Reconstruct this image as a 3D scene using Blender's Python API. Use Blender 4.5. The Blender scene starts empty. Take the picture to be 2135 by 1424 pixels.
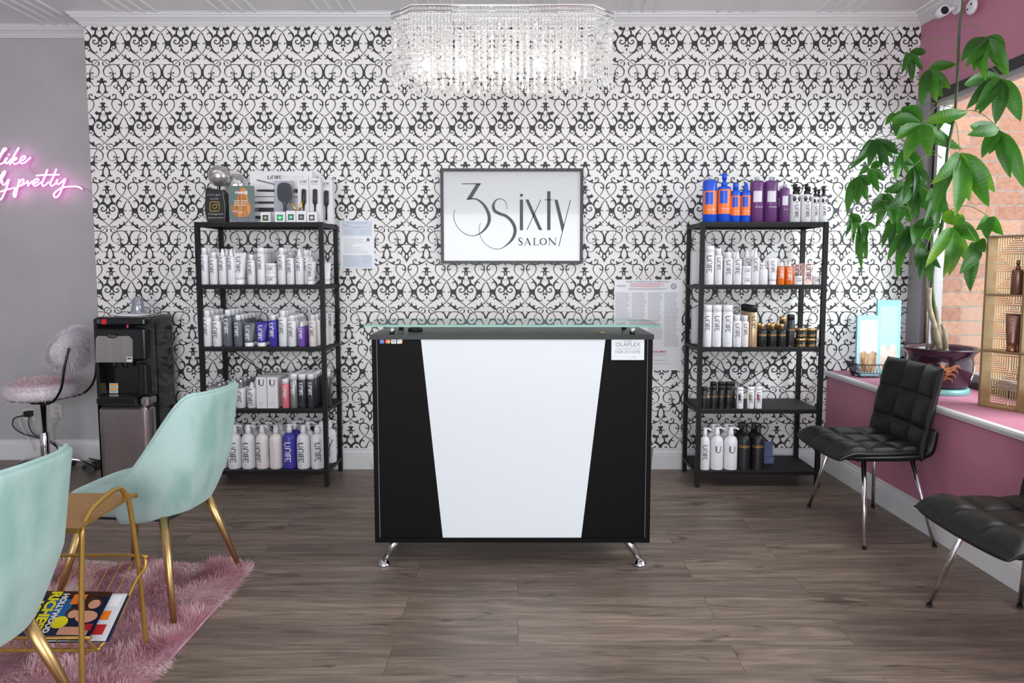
import bpy, bmesh, math, random
from mathutils import Vector, Matrix, noise
random.seed(7)
C = bpy.context.scene.collection
SC = bpy.context.scene
PI = math.pi
# ------------------------------------------------------------------ camera
W0, H0, FPX = 2135.0, 1424.0, 1423.0
PCX, PCY, PITCH, CAMH = 1080.0, 675.7, math.radians(4.65), 1.38
cam_d = bpy.data.cameras.new('camera'); cam = bpy.data.objects.new('camera', cam_d); C.objects.link(cam)
cam.location = (0, 0, CAMH); cam.rotation_euler = (PI/2 - PITCH, 0, 0)
cam_d.sensor_width = 36.0; cam_d.sensor_fit = 'HORIZONTAL'; cam_d.lens = 36.0*FPX/W0
cam_d.shift_x = -(PCX - W0/2)/W0; cam_d.shift_y = -(H0/2 - PCY)/W0
cam_d.clip_start = 0.02
SC.camera = cam
# ------------------------------------------------------------------ world, lights, exposure
wd = bpy.data.worlds.new('daylight'); SC.world = wd; wd.use_nodes = True
wd.node_tree.nodes['Background'].inputs[0].default_value = (0.86, 0.93, 1.0, 1)
wd.node_tree.nodes['Background'].inputs[1].default_value = 1.5
def area(name, loc, rot, sx, sy, energy, col):
    l = bpy.data.lights.new(name, 'AREA'); l.shape = 'RECTANGLE'; l.size = sx; l.size_y = sy; l.energy = energy; l.color = col
    o = bpy.data.objects.new(name, l); C.objects.link(o); o.location = loc; o.rotation_euler = rot; return o
area('shopfront_daylight', (-0.7, -2.3, 1.35), (PI/2 + 0.10, 0, 0), 4.4, 1.9, 92, (0.98, 0.98, 1.0))
area('wall_fill_light', (-0.6, 3.35, 2.98), (0.55, 0, 0), 4.8, 0.35, 9, (1.0, 0.98, 0.95))  # added lamp, out of view, tilted to brighten the papered wall
area('side_sky_daylight', (4.6, 1.6, 3.2), (0.25, PI/2 - 0.45, 0), 3.0, 3.5, 260, (0.93, 0.96, 1.0))
SC.view_settings.view_transform = 'Standard'; SC.view_settings.look = 'None'
SC.view_settings.gamma = 1.0; SC.view_settings.use_curve_mapping = False
SC.view_settings.exposure = 0.62
# ------------------------------------------------------------------ measuring helpers
def P(px, py, Y):
    a = (px - PCX)/FPX; b = (PCY - py)/FPX
    dy = math.cos(PITCH) + b*math.sin(PITCH); dz = -math.sin(PITCH) + b*math.cos(PITCH)
    t = Y/dy
    return Vector((a*t, Y, CAMH + dz*t))
def XP(px, Y, z):            # world x of a point at depth Y and height z seen at column px
    return (px - PCX)/FPX*(Y*math.cos(PITCH) - (z - CAMH)*math.sin(PITCH))
# ------------------------------------------------------------------ materials
def lin(c):
    return tuple(((x/255.0)/12.92 if x/255.0 <= 0.04045 else ((x/255.0 + 0.055)/1.055)**2.4) for x in c)
MATS = {}
def M(name, rgb=(200, 200, 200), rough=0.5, metal=0.0, spec=0.5, trans=0.0, emit=None, es=0.0, sheen=0.0, coat=0.0, alpha=1.0):
    if name in MATS: return MATS[name]
    m = bpy.data.materials.new(name); m.use_nodes = True
    b = m.node_tree.nodes['Principled BSDF']; col = lin(rgb) + (1,)
    b.inputs['Base Color'].default_value = col; b.inputs['Roughness'].default_value = rough
    b.inputs['Metallic'].default_value = metal; b.inputs['Specular IOR Level'].default_value = spec
    b.inputs['Transmission Weight'].default_value = trans; b.inputs['Coat Weight'].default_value = coat
    b.inputs['Sheen Weight'].default_value = sheen; b.inputs['Alpha'].default_value = alpha
    if emit: b.inputs['Emission Color'].default_value = lin(emit) + (1,); b.inputs['Emission Strength'].default_value = es
    MATS[name] = m; return m
def noisy(name, c1, c2, scale=8, rough=0.5, stretch=(1, 1, 1), detail=4, lo=0.35, hi=0.65, bump=0.0, metal=0.0, sheen=0.0, bscale=None, spec=0.5):
    if name in MATS: return MATS[name]
    m = M(name, c1, rough, metal, spec=spec, sheen=sheen); nt = m.node_tree; N = nt.nodes; L = nt.links
    tc = N.new('ShaderNodeTexCoord'); mp = N.new('ShaderNodeMapping'); mp.inputs['Scale'].default_value = stretch
    ns = N.new('ShaderNodeTexNoise'); ns.inputs['Scale'].default_value = scale; ns.inputs['Detail'].default_value = detail
    cr = N.new('ShaderNodeValToRGB'); cr.color_ramp.elements[0].position = lo; cr.color_ramp.elements[1].position = hi
    cr.color_ramp.elements[0].color = lin(c1) + (1,); cr.color_ramp.elements[1].color = lin(c2) + (1,)
    L.new(tc.outputs['Object'], mp.inputs['Vector']); L.new(mp.outputs[0], ns.inputs['Vector']); L.new(ns.outputs['Fac'], cr.inputs[0])
    b = N['Principled BSDF']; L.new(cr.outputs[0], b.inputs['Base Color'])
    if bump:
        n2 = N.new('ShaderNodeTexNoise'); n2.inputs['Scale'].default_value = bscale or scale*6; n2.inputs['Detail'].default_value = 3
        bp = N.new('ShaderNodeBump'); bp.inputs['Strength'].default_value = bump; bp.inputs['Distance'].default_value = 0.01
        L.new(mp.outputs[0], n2.inputs['Vector']); L.new(n2.outputs['Fac'], bp.inputs['Height']); L.new(bp.outputs[0], b.inputs['Normal'])
    return m
def glass(name, tint=(255, 255, 255), refl=1.0, rough=0.0, haze=0.0):   # thin clear sheet: straight-through plus fresnel mirror
    if name in MATS: return MATS[name]
    m = bpy.data.materials.new(name); m.use_nodes = True; nt = m.node_tree; N = nt.nodes; L = nt.links
    N.remove(N['Principled BSDF']); out = N['Material Output']
    tr = N.new('ShaderNodeBsdfTransparent'); tr.inputs[0].default_value = lin(tint) + (1,)
    gl = N.new('ShaderNodeBsdfGlossy'); gl.inputs['Roughness'].default_value = rough
    lw = N.new('ShaderNodeLayerWeight'); lw.inputs[0].default_value = 0.5                 # schlick mirror share, same on both faces of the sheet
    pw_ = N.new('ShaderNodeMath'); pw_.operation = 'POWER'; pw_.inputs[1].default_value = 5; L.new(lw.outputs['Facing'], pw_.inputs[0])
    mu = N.new('ShaderNodeMath'); mu.operation = 'MULTIPLY_ADD'; mu.inputs[1].default_value = 0.9*min(refl, 1.0); mu.inputs[2].default_value = 0.045*refl; L.new(pw_.outputs[0], mu.inputs[0])
    mx = N.new('ShaderNodeMixShader'); L.new(mu.outputs[0], mx.inputs[0]); L.new(tr.outputs[0], mx.inputs[1]); L.new(gl.outputs[0], mx.inputs[2])
    last = mx
    if haze:
        df = N.new('ShaderNodeBsdfDiffuse'); df.inputs[0].default_value = lin(tint) + (1,)
        m2 = N.new('ShaderNodeMixShader'); m2.inputs[0].default_value = haze; L.new(mx.outputs[0], m2.inputs[1]); L.new(df.outputs[0], m2.inputs[2]); last = m2
    L.new(last.outputs[0], out.inputs[0]); MATS[name] = m; return m
def emis(name, rgb, s):
    if name in MATS: return MATS[name]
    m = bpy.data.materials.new(name); m.use_nodes = True; nt = m.node_tree; nt.nodes.remove(nt.nodes['Principled BSDF'])
    e = nt.nodes.new('ShaderNodeEmission'); e.inputs[0].default_value = lin(rgb) + (1,); e.inputs[1].default_value = s
    nt.links.new(e.outputs[0], nt.nodes['Material Output'].inputs[0]); MATS[name] = m; return m
# ------------------------------------------------------------------ mesh builder
class MB:
    def __init__(s): s.v = []; s.f = []; s.mi = []; s.sm = []
    def add(s, vs, fs, mi=0, smooth=False, T=None):
        o = len(s.v)
        s.v += [tuple(T @ Vector(p)) for p in vs] if T is not None else [tuple(p) for p in vs]
        for q in fs: s.f.append([i + o for i in q]); s.mi.append(mi); s.sm.append(smooth)
        return s
    def box(s, x0, x1, y0, y1, z0, z1, mi=0, T=None):
        vs = [(x0,y0,z0),(x1,y0,z0),(x1,y1,z0),(x0,y1,z0),(x0,y0,z1),(x1,y0,z1),(x1,y1,z1),(x0,y1,z1)]
        return s.add(vs, [(0,3,2,1),(4,5,6,7),(0,1,5,4),(1,2,6,5),(2,3,7,6),(3,0,4,7)], mi, False, T)
    def rbox(s, x0, x1, y0, y1, z0, z1, r=0.01, n=3, mi=0, T=None):     # box whose vertical edges are rounded and rims chamfered
        pts = []
        for cx, cy, a0 in ((x1-r, y1-r, 0), (x0+r, y1-r, PI/2), (x0+r, y0+r, PI), (x1-r, y0+r, 1.5*PI)):
            for k in range(n+1):
                a = a0 + PI/2*k/n; pts.append((cx + r*math.cos(a), cy + r*math.sin(a)))
        c = min(r, (z1-z0)*0.45)*0.6; mx, my = (x0+x1)/2, (y0+y1)/2
        def ring(z, ins):
            fx = (x1-x0-2*ins)/(x1-x0); fy = (y1-y0-2*ins)/(y1-y0)
            return [(mx+(p[0]-mx)*fx, my+(p[1]-my)*fy, z) for p in pts]
        rs = [ring(z0, c), ring(z0+c, 0), ring(z1-c, 0), ring(z1, c)]; m = len(pts); vs = sum(rs, []); fs = []
        for k in range(3):
            for i in range(m): j = (i+1) % m; fs.append((k*m+i, k*m+j, (k+1)*m+j, (k+1)*m+i))
        fs.append(list(range(m))[::-1]); fs.append([3*m+i for i in range(m)])
        return s.add(vs, fs, mi, False, T)
    def lathe(s, prof, seg=20, mi=0, T=None, cap=True, sx=1.0, sy=1.0, smooth=True):  # prof: (r, z[, mi])
        vs = []; n = len(prof)
        for q in prof:
            for k in range(seg): a = 2*PI*k/seg; vs.append((q[0]*math.cos(a)*sx, q[0]*math.sin(a)*sy, q[1]))
        o = len(s.v); s.v += [tuple(T @ Vector(p)) if T is not None else p for p in vs]
        for i in range(n-1):
            m_ = prof[i][2] if len(prof[i]) > 2 else mi
            for k in range(seg):
                j = (k+1) % seg; s.f.append([o+i*seg+k, o+i*seg+j, o+(i+1)*seg+j, o+(i+1)*seg+k]); s.mi.append(m_); s.sm.append(smooth)
        if cap:
            s.f.append([o+k for k in range(seg)][::-1]); s.mi.append(mi); s.sm.append(False)
            s.f.append([o+(n-1)*seg+k for k in range(seg)]); s.mi.append(prof[-1][2] if len(prof[-1]) > 2 else mi); s.sm.append(False)
        return s
    def tube(s, pts, r, seg=8, mi=0, closed=False, cap=True):
        pts = [Vector(p) for p in pts]; n = len(pts); rr = r if isinstance(r, (list, tuple)) else [r]*n
        o = len(s.v); up = None
        for i, p in enumerate(pts):
            if closed: d = pts[(i+1) % n] - pts[i-1]
            else: d = pts[min(i+1, n-1)] - pts[max(i-1, 0)]
            if d.length < 1e-9: d = Vector((0, 0, 1))
            d.normalize()
            if up is None: up = Vector((0, 0, 1)) if abs(d.z) < 0.9 else Vector((1, 0, 0))
            a = d.cross(up)
            if a.length < 1e-6: a = d.orthogonal()
            a.normalize(); b = a.cross(d); b.normalize(); up = b
            for k in range(seg):
                t = 2*PI*k/seg; s.v.append(tuple(p + a*(rr[i]*math.cos(t)) + b*(rr[i]*math.sin(t))))
        for i in range(n if closed else n-1):
            i2 = (i+1) % n
            for k in range(seg):
                j = (k+1) % seg; s.f.append([o+i*seg+k, o+i2*seg+k, o+i2*seg+j, o+i*seg+j]); s.mi.append(mi); s.sm.append(True)
        if cap and not closed:
            s.f.append([o+k for k in range(seg)]); s.mi.append(mi); s.sm.append(False)
            s.f.append([o+(n-1)*seg+k for k in range(seg)][::-1]); s.mi.append(mi); s.sm.append(False)
        return s
    def prism(s, poly, d0, d1, frame, mi=0):   # polygon in frame's xy, extruded along its z
        n = len(poly); vs = [frame @ Vector((p[0], p[1], d0)) for p in poly] + [frame @ Vector((p[0], p[1], d1)) for p in poly]
        fs = [list(range(n))[::-1], [n+i for i in range(n)]] + [[i, (i+1) % n, n+(i+1) % n, n+i] for i in range(n)]
        return s.add(vs, fs, mi)
    def sphere(s, c, r, u=16, v=10, mi=0, sc=(1, 1, 1)):
        pr = [(max(1e-4, r*math.sin(PI*i/v)), -r*math.cos(PI*i/v)) for i in range(v+1)]
        T = Matrix.Translation(c) @ Matrix.Diagonal((sc[0], sc[1], sc[2], 1))
        return s.lathe(pr, u, mi, T)
    def build(s, name, mats, parent=None, recalc=True):
        me = bpy.data.meshes.new(name); me.from_pydata(s.v, [], s.f)
        if not isinstance(mats, (list, tuple)): mats = [mats]
        for m in mats: me.materials.append(m)
        me.polygons.foreach_set('material_index', s.mi); me.polygons.foreach_set('use_smooth', s.sm)
        if recalc:
            bm = bmesh.new(); bm.from_mesh(me); bmesh.ops.recalc_face_normals(bm, faces=bm.faces); bm.to_mesh(me); bm.free()
        me.update(); o = bpy.data.objects.new(name, me); C.objects.link(o)
        if parent: o.parent = parent
        return o
def tag(o, label=None, cat=None, group=None, kind=None):
    if label: o['label'] = label
    if cat: o['category'] = cat
    if group: o['group'] = group
    if kind: o['kind'] = kind
    return o
def thing(name, label, cat, loc=(0, 0, 0), rz=0, group=None):
    o = bpy.data.objects.new(name, None); C.objects.link(o); o.location = loc; o.rotation_euler = (0, 0, rz)
    o.empty_display_size = 0.05
    return tag(o, label, cat, group)
def struct(o, label=None): return tag(o, label, None, None, 'structure')
def kids(o): return [c for c in C.objects if c.parent == o]
def copy_tree(o, parent=None, depth=0):
    c = o.copy(); C.objects.link(c)
    if parent is not None: c.parent = parent
    for ch in list(o.children): copy_tree(ch, c, depth+1)
    return c
def cr(pts, n=4, closed=False):               # Catmull-Rom through points of any dimension
    m = len(pts); out = []
    for i in range(m if closed else m-1):
        p = [pts[(i+k-1) % m] if closed else pts[max(0, min(m-1, i+k-1))] for k in range(4)]
        for j in range(n):
            t = j/n
            out.append(tuple(0.5*((2*b) + (-a+c)*t + (2*a-5*b+4*c-d)*t*t + (-a+3*b-3*c+d)*t*t*t) for a, b, c, d in zip(*p)))
    if not closed: out.append(tuple(pts[-1]))
    return out
def ribbon(pts, n=3, smooth=True):            # (x, y, width) -> list of quads in 2D
    q = cr(pts, n) if smooth and len(pts) > 2 else pts; L = []; m = len(q)
    for i in range(m):
        a = q[max(0, i-1)]; b = q[min(m-1, i+1)]; dx, dy = b[0]-a[0], b[1]-a[1]; l = math.hypot(dx, dy) or 1; w = abs(q[i][2])/2
        L.append(((q[i][0]-dy/l*w, q[i][1]+dx/l*w), (q[i][0]+dy/l*w, q[i][1]-dx/l*w)))
    return [[L[i][0], L[i][1], L[i+1][1], L[i+1][0]] for i in range(m-1)]
def disc2(x, y, r, n=10, ry=None): return [[(x + r*math.cos(2*PI*k/n), y + (ry or r)*math.sin(2*PI*k/n)) for k in range(n)]]
def flat(polys, fn, mb, mi=0):                # 2D polygons through a mapping function
    for q in polys:
        o = len(mb.v); mb.v += [tuple(fn(p[0], p[1])) for p in q]; mb.f.append([o+i for i in range(len(q))]); mb.mi.append(mi); mb.sm.append(False)
TXT = {}
def text_polys(txt, bold=0.0, spacing=1.0):   # built-in font -> 2D polygons, size 1
    key = (txt, bold, spacing)
    if key in TXT: return TXT[key]
    cu = bpy.data.curves.new('t', 'FONT'); cu.body = txt; cu.size = 1.0; cu.offset = bold; cu.space_character = spacing; cu.resolution_u = 3
    cu.align_x = 'CENTER'; cu.align_y = 'CENTER'
    o = bpy.data.objects.new('t', cu); C.objects.link(o); dg = bpy.context.evaluated_depsgraph_get()
    me = bpy.data.meshes.new_from_object(o.evaluated_get(dg))
    out = [[(me.vertices[i].co.x, me.vertices[i].co.y) for i in p.vertices] for p in me.polygons]
    bpy.data.objects.remove(o); bpy.data.curves.remove(cu); bpy.data.meshes.remove(me)
    TXT[key] = out; return out
def put_text(mb, txt, fn, size, x=0, y=0, mi=0, bold=0.0, sx=1.0, spacing=1.0, width=None):
    ps = text_polys(txt, bold, spacing)
    if width:
        xs = [p[0] for q in ps for p in q]; sx = width/(max(xs)-min(xs))/size
    flat([[(x + p[0]*size*sx, y + p[1]*size) for p in q] for q in ps], fn, mb, mi)
# ------------------------------------------------------------------ the setting
WY = 4.63; GY = 4.86; CZ = 3.038; XL = -2.853; XR = 2.65
m_paper = M('wallpaper_ground', (234, 232, 231), 0.55)
m_ink = M('wallpaper_ink', (43, 42, 45), 0.5)
m_grey = noisy('grey_wall_paint', (176, 174, 177), (183, 181, 183), 3, 0.6, bump=0.05, bscale=120)
m_mauve = noisy('mauve_wall_paint', (188, 121, 147), (193, 126, 151), 3, 0.5, bump=0.06, bscale=150)
m_trim = M('white_trim_paint', (222, 222, 224), 0.35)
m_ceil = M('white_ceiling_gloss', (232, 232, 234), 0.28)
# wallpaper tile, traced as half a repeat; u from the motif's axis, v downwards
def A(x, y): return ((1075-x)/20.34, 180+y/20.34)
def B(x, y): return ((1085-x)/20.34, 240+y/20.34)
def D(x, y): return ((1097-x)/20.34, 300+y/20.34)
def st(fn, pts): return [fn(p[0], p[1]) + (p[2]/20.34,) for p in pts]
half = []                                      # mirrored polygons
def S(fn, *pts): half.extend(ribbon(st(fn, pts), 3))
def Q(fn, *pts): half.append([fn(*p) for p in pts])
def O(fn, x, y, r, ry=None): half.extend(disc2(*fn(x, y), r/20.34, 8, (ry or r)/20.34))
S(A,(940,-30,30),(930,100,40),(960,200,38),(1000,270,28),(1060,355,30))
S(A,(1075,378,34),(980,440,34),(880,495,42),(760,545,38),(640,552,38),(560,540,55),(440,540,40),(350,580,45),(290,660,60),(270,750,50),(290,850,35),(350,980,30),(425,1095,30))
Q(A,(720,440),(775,380),(790,430),(850,460),(920,450),(975,435),(870,520),(770,535))
S(A,(935,60,36),(925,170,60),(890,235,58),(850,255,40),(816,222,18))
S(A,(550,530,60),(500,450,45),(500,375,40),(560,325,36),(620,335,40),(645,380,34)); O(A,618,393,30)
S(A,(560,530,60),(650,600,40),(690,700,40),(690,790,38),(640,920,32),(540,1040,30),(400,1160,30),(250,1265,28),(213,1290,28))
S(A,(275,740,50),(310,785,50),(360,782,50),(400,750,40),(418,705,14))
Q(A,(1075,470),(1075,610),(1040,540))
Q(A,(1075,640),(1050,690),(990,680),(935,725),(980,735),(1015,790),(1010,850),(930,835),(870,880),(870,910),(940,870),(990,900),(1010,960),(1005,1030),(985,1080),(900,1105),(840,1085),(790,1035),(740,1095),(695,1120),(740,1170),(790,1210),(850,1215),(890,1200),(905,1270),(880,1345),(895,1400),(920,1400),(925,1340),(942,1270),(945,1215),(1020,1190),(990,1120),(1000,1085),(1050,1020),(1075,1000))
S(A,(1035,1190,12),(1045,1235,12),(1010,1262,14),(985,1240,10))
S(A,(485,1150,28),(580,1255,50),(650,1350,75))
S(B,(590,50,55),(655,130,85),(700,220,80),(690,300,60))
S(B,(640,135,40),(580,110,42),(520,120,42),(495,175,26))
S(B,(905,0,40),(893,80,40),(885,150,60))
Q(B,(745,248),(790,180),(870,140),(920,160),(985,192),(1010,240),(1085,285),(1085,665),(1060,652),(1020,692),(985,690),(975,650),(1015,600),(1012,500),(1000,520),(1000,470),(1014,420),(1000,350),(940,290),(860,262),(770,280))
S(B,(1005,500,50),(940,555,50),(870,560,50),(800,520,52),(790,450,46),(830,398,38),(872,392,26)); O(B,872,420,30)
Q(B,(1085,705),(1085,875),(1045,790))
S(B,(800,262,20),(730,300,40),(670,370,50),(640,450,40),(632,560,30),(640,640,45),(670,760,60),(740,860,52),(830,920,42),(900,935,40),(950,910,34),(966,868,12))
Q(B,(370,310),(430,400),(520,440),(600,420),(660,350),(700,300),(670,400),(645,480),(640,560),(650,650),(665,760),(625,735),(600,680),(540,650),(470,650),(445,700),(415,650),(405,560),(400,480),(385,400))
S(B,(650,810,30),(720,890,45),(820,960,34),(950,1060,30),(1085,1182,28))
S(B,(552,858,18),(610,850,45),(660,800,60))
S(B,(435,670,45),(455,745,42),(510,780,34),(560,748,30),(562,700,36))
S(B,(228,90,30),(300,180,34),(360,290,42),(400,400,60))
S(B,(410,640,40),(395,740,32),(340,840,30),(228,970,28)); S(B,(228,970,28),(275,1015,32),(350,1085,42))
S(B,(410,570,25),(375,530,28),(330,525,28)); O(B,312,550,26)
Q(B,(350,1095),(390,1060),(420,1005),(475,1000),(440,1040),(450,1100),(500,1160),(570,1165),(600,1112),(625,1125),(630,1155),(672,1165),(650,1192),(620,1200),(660,1260),(725,1315),(725,1340),(640,1335),(560,1305),(480,1230),(420,1180),(360,1175),(320,1222),(298,1200),(330,1160),(370,1140))
S(D,(940,22,34),(850,10,44),(775,40,36),(725,110,36),(735,190,30),(785,242,34),(860,262,24),(950,255,26),(1000,220,42),(1015,150,54),(1000,82,16))
S(D,(1097,-45,26),(1010,20,24),(900,110,24),(795,212,24)); S(D,(750,270,24),(660,400,30),(615,520,32),(598,640,60))
S(D,(306,178,12),(345,222,40),(480,208,32),(600,200,32),(720,222,30),(830,262,36),(920,320,44),(990,420,50),(1000,530,44),(960,650,28),(880,720,22),(800,732,22),(700,695,22),(650,625,22),(645,575,26),(680,530,30),(730,540,32)); O(D,732,572,34)
S(D,(440,222,30),(345,290,58),(285,400,62),(262,530,70),(270,650,80),(320,735,60),(400,800,60))
Q(D,(240,440),(262,440),(290,540),(290,700),(240,720))
S(D,(600,620,30),(562,576,30),(510,578,36),(488,625,22))
Q(D,(240,700),(300,690),(370,760),(470,785),(545,755),(580,700),(595,600),(630,620),(628,720),(642,800),(628,860),(640,930),(700,1010),(620,970),(540,930),(480,925),(430,960),(425,1010),(440,1090),(400,1050),(340,1040),(385,1020),(380,940),(400,915),(462,880),(430,840),(340,795),(240,815))
S(D,(640,790,30),(680,820,42),(720,818,40),(758,786,14))
S(D,(640,930,50),(690,1030,34),(760,1100,25),(840,1122,22),(920,1112,25),(985,1068,28))
S(D,(405,950,50),(400,1040,66),(350,1100,66),(290,1170,60),(240,1235,110))
S(D,(425,1060,50),(455,1140,46),(480,1195,60),(450,1245,46),(412,1246,16)); S(D,(480,1195,30),(550,1182,34),(590,1142,40),(572,1102,34),(545,1112,22))
S(D,(290,1225,60),(312,1320,38),(300,1424,40)); S(D,(300,1330,46),(370,1352,36),(422,1328,12))
S(A,(272,80,50),(278,190,40),(262,290,60),(240,330,50)); O(A,283,300,32); Q(A,(213,280),(270,300),(260,380),(213,465))
Q(D,(1097,735),(1062,790),(1018,785),(1030,868),(1000,882),(950,872),(856,922),(900,930),(905,995),(950,940),(990,960),(1008,1020),(978,1070),(955,1200),(935,1330),(900,1370),(845,1372),(862,1402),(920,1412),(960,1400),(985,1430),(1012,1430),(985,1280),(1000,1130),(1050,1020),(1097,975))
PU = 42.15; PV = 175.3
white = [(disc2(0, 180+920/20.34, 1.0, 8, 2.0)), (disc2(0, 240+525/20.34, 2.1, 10, 4.2)), (disc2(PU, 300+750/20.34, 2.1, 10)), (disc2(PU, 180+212/20.34, 2.3, 10, 3.8))]
over = [((4, 192.5), (0, 198.3), (-6, 203)), ((PU+5, 239.0), (PU, 243.3), (PU-5, 248.5)), ((4.5, 294.2), (0, 298.1), (-4.6, 302)), ((PU-4, 283), (PU, 287.6), (PU+4, 292))]
over[0] = ((-4, 193), (0, 198.5), (6, 202.8)); over[2] = ((4.6, 294.2), (0, 298.0), (-4.6, 301.8)); over[3] = ((PU-4, 283), (PU, 287.6), (PU+4, 292))
KX = 0.2668/2/PU; KZ = 0.545/PV; X0 = -0.885; Z0 = 2.094
def wallpaper_mesh():
    bm = bmesh.new()
    from mathutils.geometry import tessellate_polygon
    cnt = [0]
    def emit(polys, mirror, dy, mi):
        for q in polys:
            cnt[0] += 1; y_ = dy - (cnt[0] % 60)*5e-6          # ink layers a hair apart so that crossings stay clean
            for sg in ((-1, 1) if mirror else (-1,)):
                vs_ = [bm.verts.new((sg*p[0]*KX, y_, -p[1]*KZ)) for p in q]
                tris = tessellate_polygon([[Vector((p[0], p[1], 0)) for p in q]]) if len(q) > 4 else [list(range(len(q)))]
                for t in tris:
                    try: f = bm.faces.new([vs_[k] for k in t]); f.material_index = mi
                    except ValueError: pass
    emit(half, True, 0.0, 1)
    for k, o3 in enumerate(over):
        for w, dy, mi in ((3.4, -0.0005, 0), (1.45, -0.0009, 1)):
            pts = [(p[0], p[1], w) for p in o3]
            if w > 2: pts = [((o3[0][0]*.55+o3[1][0]*.45), (o3[0][1]*.55+o3[1][1]*.45), w), (o3[1][0], o3[1][1], w), ((o3[2][0]*.55+o3[1][0]*.45), (o3[2][1]*.55+o3[1][1]*.45), w)]
            emit(ribbon(pts, 2), False, dy, mi)
    for w in white: emit(w, False, -0.0006, 0)
    bm.verts.ensure_lookup_table(); V = [tuple(v.co) for v in bm.verts]; F = [([v.index for v in f.verts], f.material_index) for f in bm.faces]
    bm.verts.index_update(); F = [([v.index for v in f.verts], f.material_index) for f in bm.faces]; bm.free()
    vs = []; fs = []; mi = []
    for i in range(-8, 15):
        for j in range(-3, 6):
            o = len(vs); dx = X0 + i*2*PU*KX; dz = Z0 + 336.8*KZ - j*PV*KZ
            vs += [(v[0]+dx, WY - 0.0012 + v[1], v[2]+dz) for v in V]
            for f, m in F: fs.append([k+o for k in f]); mi.append(m)
    me = bpy.data.meshes.new('wall_back'); me.from_pydata(vs, [], fs); me.polygons.foreach_set('material_index', mi)
    bm = bmesh.new(); bm.from_mesh(me)
    for co, no in (((XL, 0, 0), (-1, 0, 0)), ((XR, 0, 0), (1, 0, 0)), ((0, 0, CZ), (0, 0, 1)), ((0, 0, 0.02), (0, 0, -1))):
        bmesh.ops.bisect_plane(bm, geom=bm.verts[:]+bm.edges[:]+bm.faces[:], plane_co=co, plane_no=no, clear_outer=True)
    r = bmesh.ops.create_cube(bm, size=1.0)['verts']
    for v in r: v.co = Vector((XL if v.co.x < 0 else XR+0.02, WY if v.co.y < 0 else WY+0.4, 0 if v.co.z < 0 else CZ+0.02))
    bm.to_mesh(me); bm.free()
    me.materials.append(m_paper); me.materials.append(m_ink)
    o = bpy.data.objects.new('wall_back', me); C.objects.link(o); return o
tag(wallpaper_mesh(), 'white wall papered with a black scrolling ironwork pattern', None, None, 'structure')
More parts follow.
